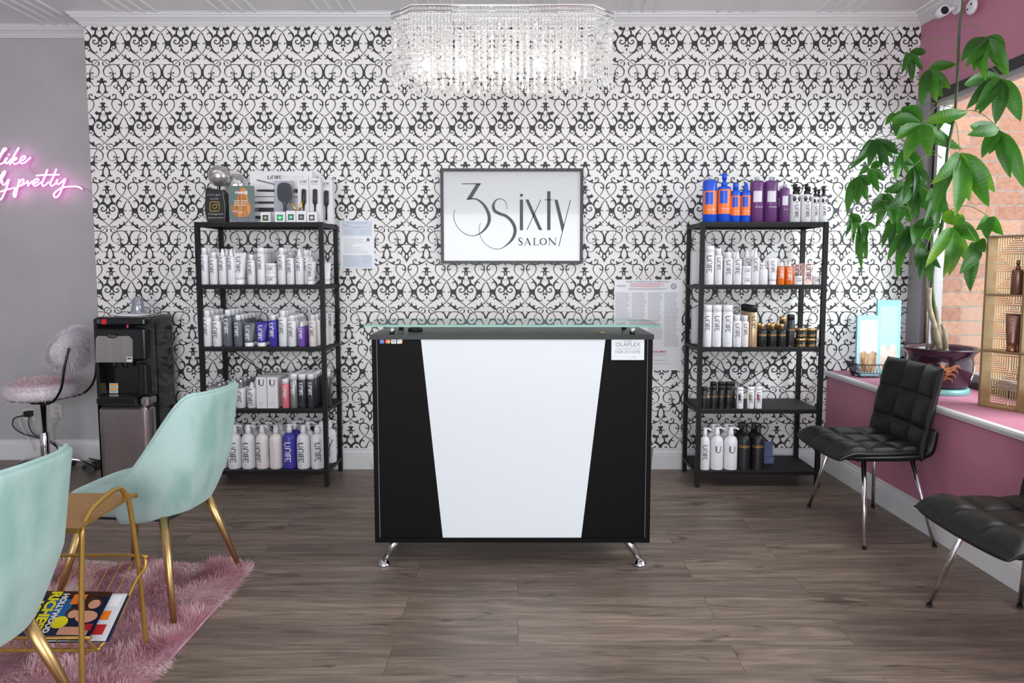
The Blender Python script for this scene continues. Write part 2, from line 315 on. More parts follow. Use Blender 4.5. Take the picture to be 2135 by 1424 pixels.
# floor
def floor_mat():
    m = M('weathered_plank_floor', (120, 110, 104), 0.42); nt = m.node_tree; N = nt.nodes; L = nt.links; b = N['Principled BSDF']
    tc = N.new('ShaderNodeTexCoord')
    br = N.new('ShaderNodeTexBrick'); br.offset = 0.37; br.inputs['Scale'].default_value = 1.0
    br.inputs['Brick Width'].default_value = 1.24; br.inputs['Row Height'].default_value = 0.185; br.inputs['Mortar Size'].default_value = 0.0012
    br.inputs['Mortar Smooth'].default_value = 0.3; br.inputs['Bias'].default_value = 0.0
    br.inputs['Color1'].default_value = (0.0, 0.0, 0.0, 1); br.inputs['Color2'].default_value = (1, 1, 1, 1); br.inputs['Mortar'].default_value = (0.5, 0.5, 0.5, 1)
    L.new(tc.outputs['Object'], br.inputs['Vector'])
    # per-plank shift of the grain
    sep = N.new('ShaderNodeVectorMath'); sep.operation = 'MULTIPLY_ADD'; L.new(br.outputs['Color'], sep.inputs[0]); sep.inputs[1].default_value = (7.0, 13.0, 5.0); L.new(tc.outputs['Object'], sep.inputs[2])
    mp = N.new('ShaderNodeMapping'); mp.inputs['Scale'].default_value = (0.9, 9.0, 1.0); L.new(sep.outputs[0], mp.inputs['Vector'])
    n1 = N.new('ShaderNodeTexNoise'); n1.inputs['Scale'].default_value = 2.2; n1.inputs['Detail'].default_value = 8; n1.inputs['Roughness'].default_value = 0.62; n1.inputs['Distortion'].default_value = 0.9
    L.new(mp.outputs[0], n1.inputs['Vector'])
    mp2 = N.new('ShaderNodeMapping'); mp2.inputs['Scale'].default_value = (4.0, 120.0, 1.0); L.new(sep.outputs[0], mp2.inputs['Vector'])
    n2 = N.new('ShaderNodeTexNoise'); n2.inputs['Scale'].default_value = 2.0; n2.inputs['Detail'].default_value = 4; L.new(mp2.outputs[0], n2.inputs['Vector'])
    mp3 = N.new('ShaderNodeMapping'); mp3.inputs['Scale'].default_value = (1.6, 5.5, 1.0); L.new(sep.outputs[0], mp3.inputs['Vector'])
    n3 = N.new('ShaderNodeTexNoise'); n3.inputs['Scale'].default_value = 1.6; n3.inputs['Detail'].default_value = 3; n3.inputs['Distortion'].default_value = 1.5; L.new(mp3.outputs[0], n3.inputs['Vector'])
    c1 = N.new('ShaderNodeValToRGB'); e = c1.color_ramp.elements; e[0].position = 0.28; e[0].color = lin((92, 80, 72)) + (1,); e[1].position = 0.72; e[1].color = lin((150, 135, 122)) + (1,)
    k = e.new(0.5); k.color = lin((121, 108, 98)) + (1,)
    L.new(n1.outputs['Fac'], c1.inputs[0])
    def mul(a, bnode, fac):
        mx = N.new('ShaderNodeMix'); mx.data_type = 'RGBA'; mx.blend_type = 'MULTIPLY'; mx.inputs[0].default_value = fac
        L.new(a, mx.inputs[6]); L.new(bnode, mx.inputs[7]); return mx.outputs[2]
    c2 = N.new('ShaderNodeValToRGB'); c2.color_ramp.elements[0].position = 0.35; c2.color_ramp.elements[0].color = (0.74, 0.74, 0.74, 1); c2.color_ramp.elements[1].position = 0.6; c2.color_ramp.elements[1].color = (1.08, 1.08, 1.08, 1)
    L.new(n2.outputs['Fac'], c2.inputs[0]); x = mul(c1.outputs[0], c2.outputs[0], 0.75)
    c3 = N.new('ShaderNodeValToRGB'); c3.color_ramp.elements[0].position = 0.29; c3.color_ramp.elements[0].color = (0.42, 0.38, 0.36, 1); c3.color_ramp.elements[1].position = 0.37; c3.color_ramp.elements[1].color = (1, 1, 1, 1)
    L.new(n3.outputs['Fac'], c3.inputs[0]); x = mul(x, c3.outputs[0], 0.8)
    c4 = N.new('ShaderNodeValToRGB'); c4.color_ramp.elements[0].color = (0.80, 0.78, 0.78, 1); c4.color_ramp.elements[1].color = (1.1, 1.08, 1.04, 1)
    L.new(br.outputs['Color'], c4.inputs[0]); x = mul(x, c4.outputs[0], 1.0)
    mx = N.new('ShaderNodeMix'); mx.data_type = 'RGBA'; L.new(br.outputs['Fac'], mx.inputs[0]); L.new(x, mx.inputs[6]); mx.inputs[7].default_value = lin((70, 62, 58)) + (1,)
    L.new(mx.outputs[2], b.inputs['Base Color'])
    bp = N.new('ShaderNodeBump'); bp.inputs['Strength'].default_value = 0.12; bp.inputs['Distance'].default_value = 0.004; L.new(n2.outputs['Fac'], bp.inputs['Height']); L.new(bp.outputs[0], b.inputs['Normal'])
    return m
struct(MB().box(-4.6, 2.3, -2.4, 4.9, -0.05, 0).build('floor', floor_mat()), 'grey brown wood plank floor')
# grey wall to the left, further back
struct(MB().box(-4.6, XL+0.05, GY, GY+0.1, 0, CZ).build('wall_grey', m_grey), 'grey painted wall left of the papered wall').name = 'wall_left_back'
struct(MB().box(-4.7, -4.6, -2.4, 4.96, 0, CZ).build('wall_left', m_grey), 'grey wall at the left side')
# right wall: low mauve block with a ledge, window above, mauve header
def rx(y): return 2.10 + (4.63-y)*0.022
mb = MB()
def slabx(mb, xa, xb, y0, y1, z0, z1, mi=0):       # slab whose left face follows the low wall's slight angle
    vs = [(rx(y0)+xa, y0, z0), (xb, y0, z0), (xb, y1, z0), (rx(y1)+xa, y1, z0), (rx(y0)+xa, y0, z1), (xb, y0, z1), (xb, y1, z1), (rx(y1)+xa, y1, z1)]
    mb.add(vs, [(0,3,2,1),(4,5,6,7),(0,1,5,4),(1,2,6,5),(2,3,7,6),(3,0,4,7)], mi)
slabx(mb, 0.015, 2.75, -2.4, WY, 0, 0.66)
struct(mb.build('wall_right_low', m_mauve), 'mauve low wall under the window ledge').name = 'wall_right'
mb = MB(); slabx(mb, 0.0, 2.72, -2.4, WY, 0.66, 0.685)
struct(mb.build('trim_1', m_mauve), 'mauve window ledge top')
mb = MB()
prof = [(0.0, 0.652), (-0.012, 0.656), (-0.014, 0.664), (-0.022, 0.668), (-0.026, 0.678), (-0.022, 0.688), (0.004, 0.690), (0.010, 0.652)]
ys = [-2.4, WY]
vs = [(rx(y)+p[0], y, p[1]) for y in ys for p in prof]; n = len(prof)
mb.add(vs, [[i, (i+1) % n, n+(i+1) % n, n+i] for i in range(n)] + [list(range(n)), [n+i for i in range(n)][::-1]])
struct(mb.build('trim_2', m_trim), 'white moulded nosing along the window ledge')
HZ = 2.50
struct(MB().box(XR, XR+0.16, -2.4, WY+0.02, HZ, CZ).build('wall_right_header', m_mauve), 'mauve wall above the window').name = 'wall_right_upper'
struct(MB().box(XR, XR+0.16, -2.4, 0.6, 0.66, HZ).build('wall_right_front', m_mauve), 'mauve wall beside the window')
# window
m_alu = M('pale_aluminium_frame', (158, 154, 158), 0.4, 0.2); m_dark = M('dark_window_frame', (38, 34, 36), 0.4)
wx = XR + 0.04
win = bpy.data.objects.new('window_1', None); C.objects.link(win); win.location = (wx, 2.6, 0.685); struct(win, 'large side window with aluminium frame')
def wpart(name, b, mat): o = MB().box(*b).build(name, mat, win); o.matrix_parent_inverse = Matrix.Translation(-win.location); return o
wpart('window_jamb', (wx-0.05, wx+0.05, 4.47, 4.63, 0.685, HZ), m_alu)
wpart('window_jamb', (wx-0.03, wx+0.045, 4.40, 4.43, 0.76, HZ), m_alu)
wpart('window_gasket', (wx-0.02, wx+0.02, 4.43, 4.47, 0.685, HZ), m_dark)
wpart('window_header', (wx-0.045, wx+0.045, 0.6, 4.47, HZ-0.055, HZ), m_dark)
wpart('window_sill', (wx-0.05, wx+0.05, 0.6, 4.40, 0.685, 0.72), m_dark)
wpart('window_rail', (wx-0.03, wx+0.045, 0.6, 4.40, 0.72, 0.765), m_alu)
wpart('window_rail', (wx-0.03, wx+0.045, 0.6, 4.40, HZ-0.09, HZ-0.055), m_alu)
wpart('window_mullion', (wx-0.03, wx+0.045, 2.30, 2.36, 0.72, HZ-0.055), m_alu)
wpart('window_pane', (wx, wx+0.006, 0.6, 4.40, 0.765, HZ-0.09), glass('window_glass', (250, 252, 250), 1.0))
# outside: brick wall and pavement
def brick_mat():
    m = M('salmon_brick', (190, 140, 125), 0.9); nt = m.node_tree; N = nt.nodes; L = nt.links; b = N['Principled BSDF']
    tc = N.new('ShaderNodeTexCoord'); mp = N.new('ShaderNodeMapping'); mp.inputs['Rotation'].default_value = (PI/2, 0, 0); L.new(tc.outputs['Object'], mp.inputs['Vector'])
    br = N.new('ShaderNodeTexBrick'); br.inputs['Scale'].default_value = 1; br.inputs['Brick Width'].default_value = 0.39; br.inputs['Row Height'].default_value = 0.101
    br.inputs['Mortar Size'].default_value = 0.005; br.inputs['Mortar Smooth'].default_value = 0.2; br.inputs['Color1'].default_value = lin((148, 102, 82)) + (1,); br.inputs['Color2'].default_value = lin((176, 134, 110)) + (1,); br.inputs['Mortar'].default_value = lin((136, 127, 119)) + (1,)
    L.new(mp.outputs[0], br.inputs['Vector'])
    ns = N.new('ShaderNodeTexNoise'); ns.inputs['Scale'].default_value = 140; ns.inputs['Detail'].default_value = 5; L.new(tc.outputs['Object'], ns.inputs['Vector'])
    cr_ = N.new('ShaderNodeValToRGB'); cr_.color_ramp.elements[0].position = 0.35; cr_.color_ramp.elements[0].color = (0.7, 0.66, 0.66, 1); cr_.color_ramp.elements[1].position = 0.62
    L.new(ns.outputs['Fac'], cr_.inputs[0]); mx = N.new('ShaderNodeMix'); mx.data_type = 'RGBA'; mx.blend_type = 'MULTIPLY'; mx.inputs[0].default_value = 1
    L.new(br.outputs['Color'], mx.inputs[6]); L.new(cr_.outputs[0], mx.inputs[7]); L.new(mx.outputs[2], b.inputs['Base Color'])
    bp = N.new('ShaderNodeBump'); bp.inputs['Strength'].default_value = 0.5; bp.inputs['Distance'].default_value = 0.006; bp.invert = True; L.new(br.outputs['Fac'], bp.inputs['Height']); L.new(bp.outputs[0], b.inputs['Normal'])
    return m
bw = MB().box(2.67, 6.5, 4.80, 5.1, -0.1, 4.2).build('brick_wall', brick_mat()); tag(bw, 'salmon brick wall outside beyond the side window', None, None, 'structure')
tag(MB().box(2.83, 6.5, -4, 4.8, -0.15, -0.1).build('pavement', noisy('concrete_pavement', (170, 168, 165), (185, 183, 180), 5, 0.9)), 'pale concrete pavement outside the window', None, None, 'structure')
# ceiling with bead groups running front to back
mb = MB().box(-4.6, XR+0.1, -2.4, 5.0, CZ, CZ+0.05)
x = -4.5
while x < 2.6:
    for k in range(4):
        xx = x + k*0.078
        mb.add([(xx-0.011, -2.4, CZ), (xx-0.004, -2.4, CZ-0.011), (xx+0.004, -2.4, CZ-0.011), (xx+0.011, -2.4, CZ), (xx-0.011, 4.86, CZ), (xx-0.004, 4.86, CZ-0.011), (xx+0.004, 4.86, CZ-0.011), (xx+0.011, 4.86, CZ)],
               [(0,1,5,4),(1,2,6,5),(2,3,7,6)])
    x += 0.643
struct(mb.build('ceiling', m_ceil), 'white beaded plank ceiling')
# crown mouldings and baseboards (profile: out from wall, down/up)
CP = [(0, -0.072), (0.008, -0.072), (0.012, -0.064), (0.018, -0.061), (0.022, -0.053), (0.030, -0.046), (0.042, -0.036), (0.054, -0.028), (0.058, -0.019), (0.066, -0.016), (0.068, -0.008), (0.074, -0.005), (0.074, 0.0), (0, 0)]
BP = [(0, 0), (0.018, 0), (0.018, 0.098), (0.014, 0.104), (0.017, 0.110), (0.012, 0.124), (0.008, 0.130), (0.008, 0.140), (0, 0.146)]
def mould(name, prof, a, b, out, z, label, mat=None):      # from a to b on the floor plan, profile leaning towards 'out'
    n = len(prof); vs = []
    for q in (a, b):
        for d, h in prof: vs.append((q[0]+out[0]*d + (q[2]*d if len(q) > 2 else 0), q[1]+out[1]*d + (q[3]*d if len(q) > 3 else 0), z+h))
    mb = MB().add(vs, [[i, (i+1) % n, n+(i+1) % n, n+i] for i in range(n)] + [list(range(n)), [n+i for i in range(n)][::-1]])
    return struct(mb.build(name, mat or m_trim), label)
mould('trim_3', CP, (XL, WY, -1, 0), (XR, WY, -1, 0), (0, -1), CZ, 'white crown moulding over the papered wall')
mould('trim_4', CP, (XR, -2.4), (XR, WY, 0, -1), (-1, 0), CZ, 'white crown moulding over the window wall')
mould('trim_5', CP, (-4.6, GY), (XL, GY), (0, -1), CZ, 'white crown moulding over the grey wall')
mould('baseboard_back', BP, (XL, WY), (rx(WY), WY), (0, -1), 0, 'white baseboard under the papered wall')
mould('baseboard_left', BP, (-4.6, GY), (XL+0.04, GY), (0, -1), 0, 'white baseboard under the grey wall')
mould('baseboard_right', BP, (rx(-2.4)+0.015, -2.4), (rx(WY)+0.015, WY), (-1, 0), 0, 'white baseboard under the mauve wall')
# front wall with the glazed shopfront behind the camera
mb = MB().box(-4.7, -2.6, -2.5, -2.4, 0, CZ).box(2.6, 2.8, -2.5, -2.4, 0, CZ).box(-2.6, 2.6, -2.5, -2.4, 2.9, CZ).box(-2.6, 2.6, -2.5, -2.4, 0, 0.3)
struct(mb.build('wall_front', m_grey), 'grey shopfront wall behind the viewer')
# ------------------------------------------------------------------ reception desk
m_blk = M('black_laminate', (6, 6, 7), 0.55, spec=.12); m_wht = M('white_laminate', (210, 215, 219), 0.3)
m_chrome = M('chrome', (225, 225, 228), 0.12, 1.0); m_steel = M('brushed_steel', (190, 188, 186), 0.28, 1.0)
DX0, DX1, DY0, DY1, DZ0, DZ1 = -0.658, 0.606, 3.05, 3.50, 0.122, 1.085
desk = thing('reception_desk', 'black reception desk with a tapering white front panel on splayed metal feet', 'desk', (-0.026, 3.27, 0))
def dp(name, mb, mat, parent=desk, root=desk):
    o = mb.build(name, mat, parent); o.matrix_parent_inverse = Matrix.Translation(-root.location) if parent is root else Matrix.Identity(4); return o
dp('carcass', MB().box(DX0+0.02, DX1-0.02, DY0+0.015, DY1, DZ0+0.02, DZ1-0.02).box(DX0, DX0+0.02, DY0, DY1, DZ0+0.0222, DZ1-0.022).box(DX1-0.02, DX1, DY0, DY1, DZ0+0.0222, DZ1-0.022), m_blk)
dp('desk_top', MB().box(DX0-0.004, DX1+0.004, DY0-0.006, DY1, DZ1-0.022, DZ1), M('black_laminate_top', (8, 8, 10), 0.35, spec=.35))
dp('base_board', MB().box(DX0, DX1, DY0, DY1, DZ0, DZ0+0.022), m_blk)
y = DY0 + 0.006
tl, tr, bl, br_ = P(877, 703, y), P(1263, 703, y), P(924, 1127, y), P(1211, 1127, y)
fr = Matrix(((1, 0, 0, 0), (0, 0, 1, 0), (0, 1, 0, 0), (0, 0, 0, 1)))       # xy -> xz plane, z -> y
dp('white_panel', MB().prism([(bl.x, bl.z), (br_.x, br_.z), (tr.x, tr.z), (tl.x, tl.z)], y, y+0.02, fr), m_wht)
dp('black_panel', MB().prism([(DX0+0.024, bl.z), (bl.x-0.001, bl.z), (tl.x-0.001, tl.z), (DX0+0.024, tl.z)], y+0.001, y+0.02, fr), m_blk)
dp('black_panel', MB().prism([(br_.x+0.001, bl.z), (DX1-0.024, bl.z), (DX1-0.024, tl.z), (tr.x+0.001, tl.z)], y+0.001, y+0.02, fr), m_blk)
dp('edge_banding', MB().box(DX0+0.021, DX0+0.0225, y-0.0005, y+0.01, bl.z, tl.z).box(DX1-0.0225, DX1-0.021, y-0.0005, y+0.01, bl.z, tl.z).box(DX0+0.021, DX1-0.021, y-0.0005, y+0.01, bl.z-0.002, bl.z), M('pale_edge_strip', (150, 150, 152), 0.4))
for sx, xx in ((-1, -0.60), (1, 0.545)):
    for yy in (3.10, 3.44):
        xt = xx - sx*0.055*-1 if False else xx - sx*(-0.0)
        top = Vector((xx - sx*0.035, yy, DZ0)); bot = Vector((xx + sx*0.025, yy - (0.01 if yy < 3.2 else -0.01), 0.022))
        leg = dp('leg', MB().tube([top, top.lerp(bot, .4), bot], [0.024, 0.019, 0.011], 16), m_steel)
        dp('foot', MB().lathe([(0.030, 0.0), (0.031, 0.008), (0.026, 0.012), (0.022, 0.02), (0.012, 0.026)], 20, T=Matrix.Translation((bot.x, bot.y, 0))), m_chrome, leg)
# decals on the desk
mb = MB(); yd = DY0 - 0.0005
def cardmap(x, z): return (x, yd, z)
def onplane(Y, dy=0.0): return lambda px, py: (P(px, py, Y).x, Y+dy, P(px, py, Y).z)
def rectpx(mb, a, b, c, d, Y, dy, mi=0): flat([[(a, d), (c, d), (c, b), (a, b)]], onplane(Y, dy), mb, mi)
cards = [(792, 800.5), (803.5, 813), (815.5, 826), (828, 838.5)]
yb = DY0 + 0.003
for i, (a, b_) in enumerate(cards):
    mb = MB(); ms = [[M('card_blue', (30, 90, 190), .4), m_wht], [M('card_dark', (70, 15, 15), .4), M('card_red', (220, 40, 30), .4), M('card_orange', (245, 160, 60), .4)], [m_wht, M('card_navy', (40, 45, 90), .4)], [m_wht, M('card_orange', (245, 160, 60), .4), M('card_ink', (60, 60, 60), .4)]][i]
    p0, p1 = P(a, 716.5, yb), P(b_, 707.5, yb); cx, cz, w, h = (p0.x+p1.x)/2, (p0.z+p1.z)/2, p1.x-p0.x, p1.z-p0.z
    mb.box(p0.x, p1.x, yb, yb+0.003, p0.z, p1.z); f = lambda x, z, cx=cx, cz=cz: (cx+x, yb-0.0003, cz+z)
    if i == 0: put_text(mb, 'AMEX', f, 0.006, mi=1, bold=0.02)
    if i == 1:
        flat(disc2(-w*.2, 0, h*.42, 14), f, mb, 1); flat(disc2(w*.2, 0, h*.42, 14), lambda x, z, f=f: (f(x, z)[0], yb-0.0006, f(x, z)[2]), mb, 2)
    if i == 2: put_text(mb, 'VISA', f, 0.008, mi=1, bold=0.03)
    if i == 3:
        put_text(mb, 'DISCOVER', f, 0.0042, 0, h*.12, mi=2, bold=0.01); flat([[(-w*.1, -h*.5), (w*.5, -h*.5), (w*.5, -h*.05)]], f, mb, 1)
    o = mb.build('card_sticker', ms); tag(o, ['small blue payment card sticker on the desk, leftmost of four', 'red and orange circles card sticker on the desk front', 'white payment card sticker with navy lettering on the desk', 'white sticker with an orange corner, rightmost of four'][i], 'sticker', 'payment card stickers on the desk')
mb = MB(); p0, p1 = P(1274.5, 750.5, yb), P(1343.5, 705, yb); mb.box(p0.x, p1.x, yb-0.001, yb+0.004, p0.z, p1.z)
cx, cz, w, h = (p0.x+p1.x)/2, (p0.z+p1.z)/2, p1.x-p0.x, p1.z-p0.z; f = lambda x, z: (cx+x, yb-0.0015, cz+z)
put_text(mb, 'ASK HOW', f, .010, 0, h*.36, 1, width=w*.26); put_text(mb, 'OLAPLEX', f, .027, 0, h*.20, 1, width=w*.76); put_text(mb, 'CAN REPAIR YOUR', f, .016, 0, h*.0, 2, width=w*.76); put_text(mb, 'HAIR AT HOME', f, .017, 0, -h*.14, 1, width=w*.76)
flat([[(-w*.4, -h*.372), (w*.14, -h*.372), (w*.14, -h*.365), (-w*.4, -h*.365)], [(w*.27, -h*.372), (w*.4, -h*.372), (w*.4, -h*.365), (w*.27, -h*.365)]] + disc2(w*.2, -h*.37, .004, 12), f, mb, 2)
tag(mb.build('product_sign', [m_wht, M('sign_grey_ink', (120, 122, 124), .5), M('sign_pale_ink', (165, 167, 168), .5)]), 'small white printed sign stuck on the desk front, upper right', 'sign')
# glass counter on stand-offs
m_cg = glass('counter_glass', (228, 246, 240), 1.6); m_ge = M('green_glass_edge', (88, 146, 130), 0.15)
gz = P(1000, 682, 2.98).z; gy0, gy1 = 2.98, 3.36; gx0, gx1 = XP(759, 2.98, gz), XP(1376, 2.98, gz)
gl = thing('glass_counter', 'clear green-edged glass counter raised over the desk on metal stand-offs', 'glass shelf', ((gx0+gx1)/2, 3.17, DZ1))
def gp(name, mb, mat): o = mb.build(name, mat, gl); o.matrix_parent_inverse = Matrix.Translation(-gl.location); return o
mb = MB().box(gx0, gx1, gy0, gy1, gz, gz+0.010); mb.mi = [0, 0, 1, 1, 1, 1]
gp('glass_sheet', mb, [m_cg, m_ge])
for xx in (XP(817.5, 3.06, 1.1), XP(1318, 3.06, 1.1)):
    for yy in (3.06, 3.30): gp('stand_off', MB().lathe([(0.012, DZ1), (0.012, gz)], 20, T=Matrix.Translation((xx, yy, 0))), m_chrome)
o = MB().lathe([(0.034, 0), (0.036, 0.006), (0.03, 0.014), (0.015, 0.019)], 24, T=Matrix.Translation(P(866, 690, 3.24).xy.to_3d()+Vector((0, 0, DZ1))), sy=.7).build('card_dish', M('dark_plastic', (28, 28, 30), .35)); tag(o, 'small dark oval dish lying under the glass counter, left side', 'dish')
o = MB().lathe([(0.014, 0), (0.016, 0.003), (0.010, 0.005)], 20, T=Matrix.Translation(P(1255, 694, 3.12).xy.to_3d()+Vector((0, 0, DZ1)))).build('coin', M('brass', (215, 185, 110), .3, 1.0)); tag(o, 'small brass disc lying on the black desk top', 'coin')
# waste bin behind the desk
bn = thing('waste_bin', 'clear plastic waste bin showing beside the right end of the desk', 'bin', (0.715, 4.15, 0))
MB().lathe([(0.09, 0), (0.095, 0.004), (0.125, 0.30), (0.128, 0.303), (0.124, 0.305), (0.09, 0.01)], 28, cap=False).build('bin_body', glass('bin_plastic', (205, 215, 222), 1.5, .1, .25), bn)
MB().tube([(0.126*math.cos(a*PI/12), 0.126*math.sin(a*PI/12), 0.303) for a in range(24)], 0.004, 6, closed=True).build('rim', M('bin_rim', (210, 216, 222), .3), bn)
# white cord on the floor left of the desk
tag(MB().tube(cr([(-1.02, 4.60, .06), (-1.0, 4.57, .03), (-.93, 4.5, .006), (-.8, 4.45, .005), (-.68, 4.48, .005), (-.6, 4.5, .005)], 6), 0.004, 6).build('power_cord', M('white_cord', (215, 215, 215), .4)), 'white cord running along the baseboard behind the desk', 'cord')
# ------------------------------------------------------------------ metal shelf racks
m_rack = M('black_powder_coat', (14, 14, 16), 0.5, spec=.3); m_shelf = noisy('black_shelf_board', (24, 25, 27), (30, 31, 33), 30, .6)
LV = [1.665, 1.281, 0.893, 0.502, 0.108]
def rack(x0, x1, y0, y1, label):
    r = thing('shelf_rack', label, 'shelf', ((x0+x1)/2, (y0+y1)/2, 0)); cx, cy = r.location.x, r.location.y
    def b(name, mb, m=m_rack, par=None): return mb.build(name, m, par or r)
    w = (x1-x0)/2; d = (y1-y0)/2; p = 0.026
    for sx in (-1, 1):
        for sy in (-1, 1):
            xa = sx*w - (p if sx > 0 else 0); ya = sy*d - (p if sy > 0 else 0)
            o = b('post', MB().box(xa, xa+p, ya, ya+p, 0.006, LV[0]))
            b('foot', MB().box(xa+.002, xa+p-.002, ya+.002, ya+p-.002, 0, 0.006), M('black_rubber', (20, 20, 20), .8), o)
    for z in LV:
        b('shelf_board', MB().box(-w+p*.5, w-p*.5, -d+0.004, d-0.004, z-0.006, z), m_shelf)
        o = b('shelf_rail', MB().box(-w+p, w-p, -d+0.002, -d+0.022, z-0.028, z-0.0065).box(-w+p, w-p, d-0.022, d-0.002, z-0.028, z-0.0065)
            .box(-w+.002, -w+0.022, -d+p, d-p, z-0.028, z-0.0065).box(w-0.022, w-.002, -d+p, d-p, z-0.028, z-0.0065))
    zs = [(LV[1], LV[2]+.1), (LV[3], LV[4]+.2)]
    for s in (-1, 1):
        b('brace', MB().tube([(s*(w-.01), d-.004, LV[2]-.03), (-s*(w-.01), d-.004, LV[3]-.03-.15)], .003, 6))
        xx = s*(w-.012)
        b('brace', MB().tube([(xx, -d+.01, LV[1]-.12), (xx, d-.01, LV[1]-.18)], .0022, 6)); b('brace', MB().tube([(xx, -d+.01, LV[3]-.30), (xx, d-.01, LV[3]-.16)], .0022, 6))
    return r
RLX0, RLX1, RY0, RY1 = -1.989, -1.200, 4.225, 4.585
rack(RLX0, RLX1, RY0, RY1, 'black metal shelf rack of hair products, left of the desk')
RRX0, RRX1 = 1.122, 1.905
rack(RRX0, RRX1, 4.215, 4.575, 'black metal shelf rack of hair products, right of the desk')
# ------------------------------------------------------------------ framed sign, notices
SY = 4.588
sg = thing('salon_sign', 'black framed white sign with the salon name on the papered wall', 'sign', tuple(P(1068, 450, 4.63)))
def sp_(name, mb, mat, par=None): o = mb.build(name, mat, par or sg); o.matrix_parent_inverse = Matrix.Translation(-sg.location); return o
a, b_ = P(919.5, 549.5, SY), P(1216.5, 351, SY); fw = 0.019
sp_('frame', MB().box(a.x, b_.x, SY, WY-.003, a.z, a.z+fw).box(a.x, b_.x, SY, WY-.003, b_.z-fw, b_.z).box(a.x, a.x+fw, SY, WY-.003, a.z+fw, b_.z-fw).box(b_.x-fw, b_.x, SY, WY-.003, a.z+fw, b_.z-fw), M('black_frame', (38, 38, 40), .4))
sp_('sign_board', MB().box(a.x+fw, b_.x-fw, SY+.012, WY-.003, a.z+fw, b_.z-fw), M('gloss_white_board', (198, 200, 202), .12, coat=.5))
FS = onplane(SY+.0105); q = lambda x, y: FS(890+x/5.934, 330+y/5.934)
mb = MB()
def R3(*p, n=5, sm=True): flat(ribbon(p, n, sm), q, mb)
R3((430,316,9),(668,316,13), sm=False); flat([[(610,318),(668,312),(555,497),(488,515)]], q, mb)
R3((505,510,14),(555,500,16),(620,508,18),(690,560,28),(745,640,36),(772,730,40),(760,810,36),(715,880,26),(650,935,14),(560,960,8),(470,932,8),(390,865,7),(342,775,7),(330,700,7),(350,635,6))
R3((985,635,5),(990,580,6),(960,522,7),(900,500,9),(845,530,18),(822,590,34),(840,650,38),(900,685,36),(980,715,36),(1050,780,38),(1088,860,40),(1085,940,38),(1050,1010,30),(990,1070,16),(920,1115,8),(850,1122,7),(760,1088,6),(690,1020,6),(652,930,6),(648,860,6),(665,800,5))
flat(disc2(1170, 458, 20, 20), q, mb)
for pl in ([(1150,510),(1190,510),(1190,890),(1150,890)], [(1218,510),(1258,510),(1428,888),(1385,888)], [(1488,408),(1530,408),(1530,888),(1488,888)], [(1578,512),(1618,512),(1697,830),(1672,915)]): flat([pl], q, mb)
R3((1410,510,9),(1238,888,9), sm=False); R3((1455,514,9),(1558,514,9), sm=False); R3((1778,512,9),(1632,1090,9), sm=False)
R3((1186,1012,4),(1172,990,8),(1152,986,11),(1138,1000,14),(1146,1020,18),(1170,1038,18),(1180,1056,14),(1165,1072,10),(1145,1073,8),(1130,1052,4), n=3)
for l in (((1243,987,6),(1214,1072,6)), ((1241,987,16),(1278,1072,16)), ((1225,1044,5),(1263,1044,5)), ((1200,1073,5),(1226,1073,5)), ((1262,1073,5),(1296,1073,5)), ((1330,987,15),(1330,1072,15)), ((1314,988,5),(1348,988,5)), ((1314,1073,5),(1380,1073,7)), ((1381,1076,5),(1385,1050,5)), ((1516,987,6),(1516,1073,6)), ((1512,987,16),(1590,1073,16)), ((1591,987,6),(1591,1075,6)), ((1500,988,5),(1528,988,5)), ((1503,1073,5),(1530,1073,5)), ((1578,988,5),(1604,988,5))): R3(*l, sm=False)
flat(ribbon([(1440+38*math.cos(t*PI/10), 1030+39*math.sin(t*PI/10), 6+11*abs(math.cos(t*PI/10))) for t in range(21)], 1), q, mb)
sp_('lettering', mb, M('sign_black', (48, 48, 50), .4))
def paper(name, label, px0, py0, px1, py1, draw, tint=(233, 235, 240)):
    Y = WY - 0.006; mb = MB(); a = P(px0, py1, Y); c = P(px1, py0, Y); mb.box(a.x, c.x, Y, Y+.001, a.z, c.z)
    draw(mb, onplane(Y, -.0004)); tag(mb.build(name, [M('notice_paper', tint, .35), M('notice_ink', (120, 120, 126), .6), M('notice_pale_ink', (196, 197, 202), .6), M('notice_red', (200, 95, 105), .6), M('notice_blue', (205, 214, 228), .6)]), label, 'notice')
def lines(mb, f, x0, x1, y0, y1, n, mi=2, duty=.5, rag=.25):
    for i in range(n):
        yy = y0 + (y1-y0)*i/n; h = (y1-y0)/n*duty; xe = x1 - (x1-x0)*random.random()*rag
        flat([[(x0, yy+h), (xe, yy+h), (xe, yy), (x0, yy)]], f, mb, mi)
def wtext(mb, f, t, px, py, h, mi=1, width=None, bold=0.0): put_text(mb, t, lambda x, y: f(px+x, py-y), h, 0, 0, mi, bold, width=width)
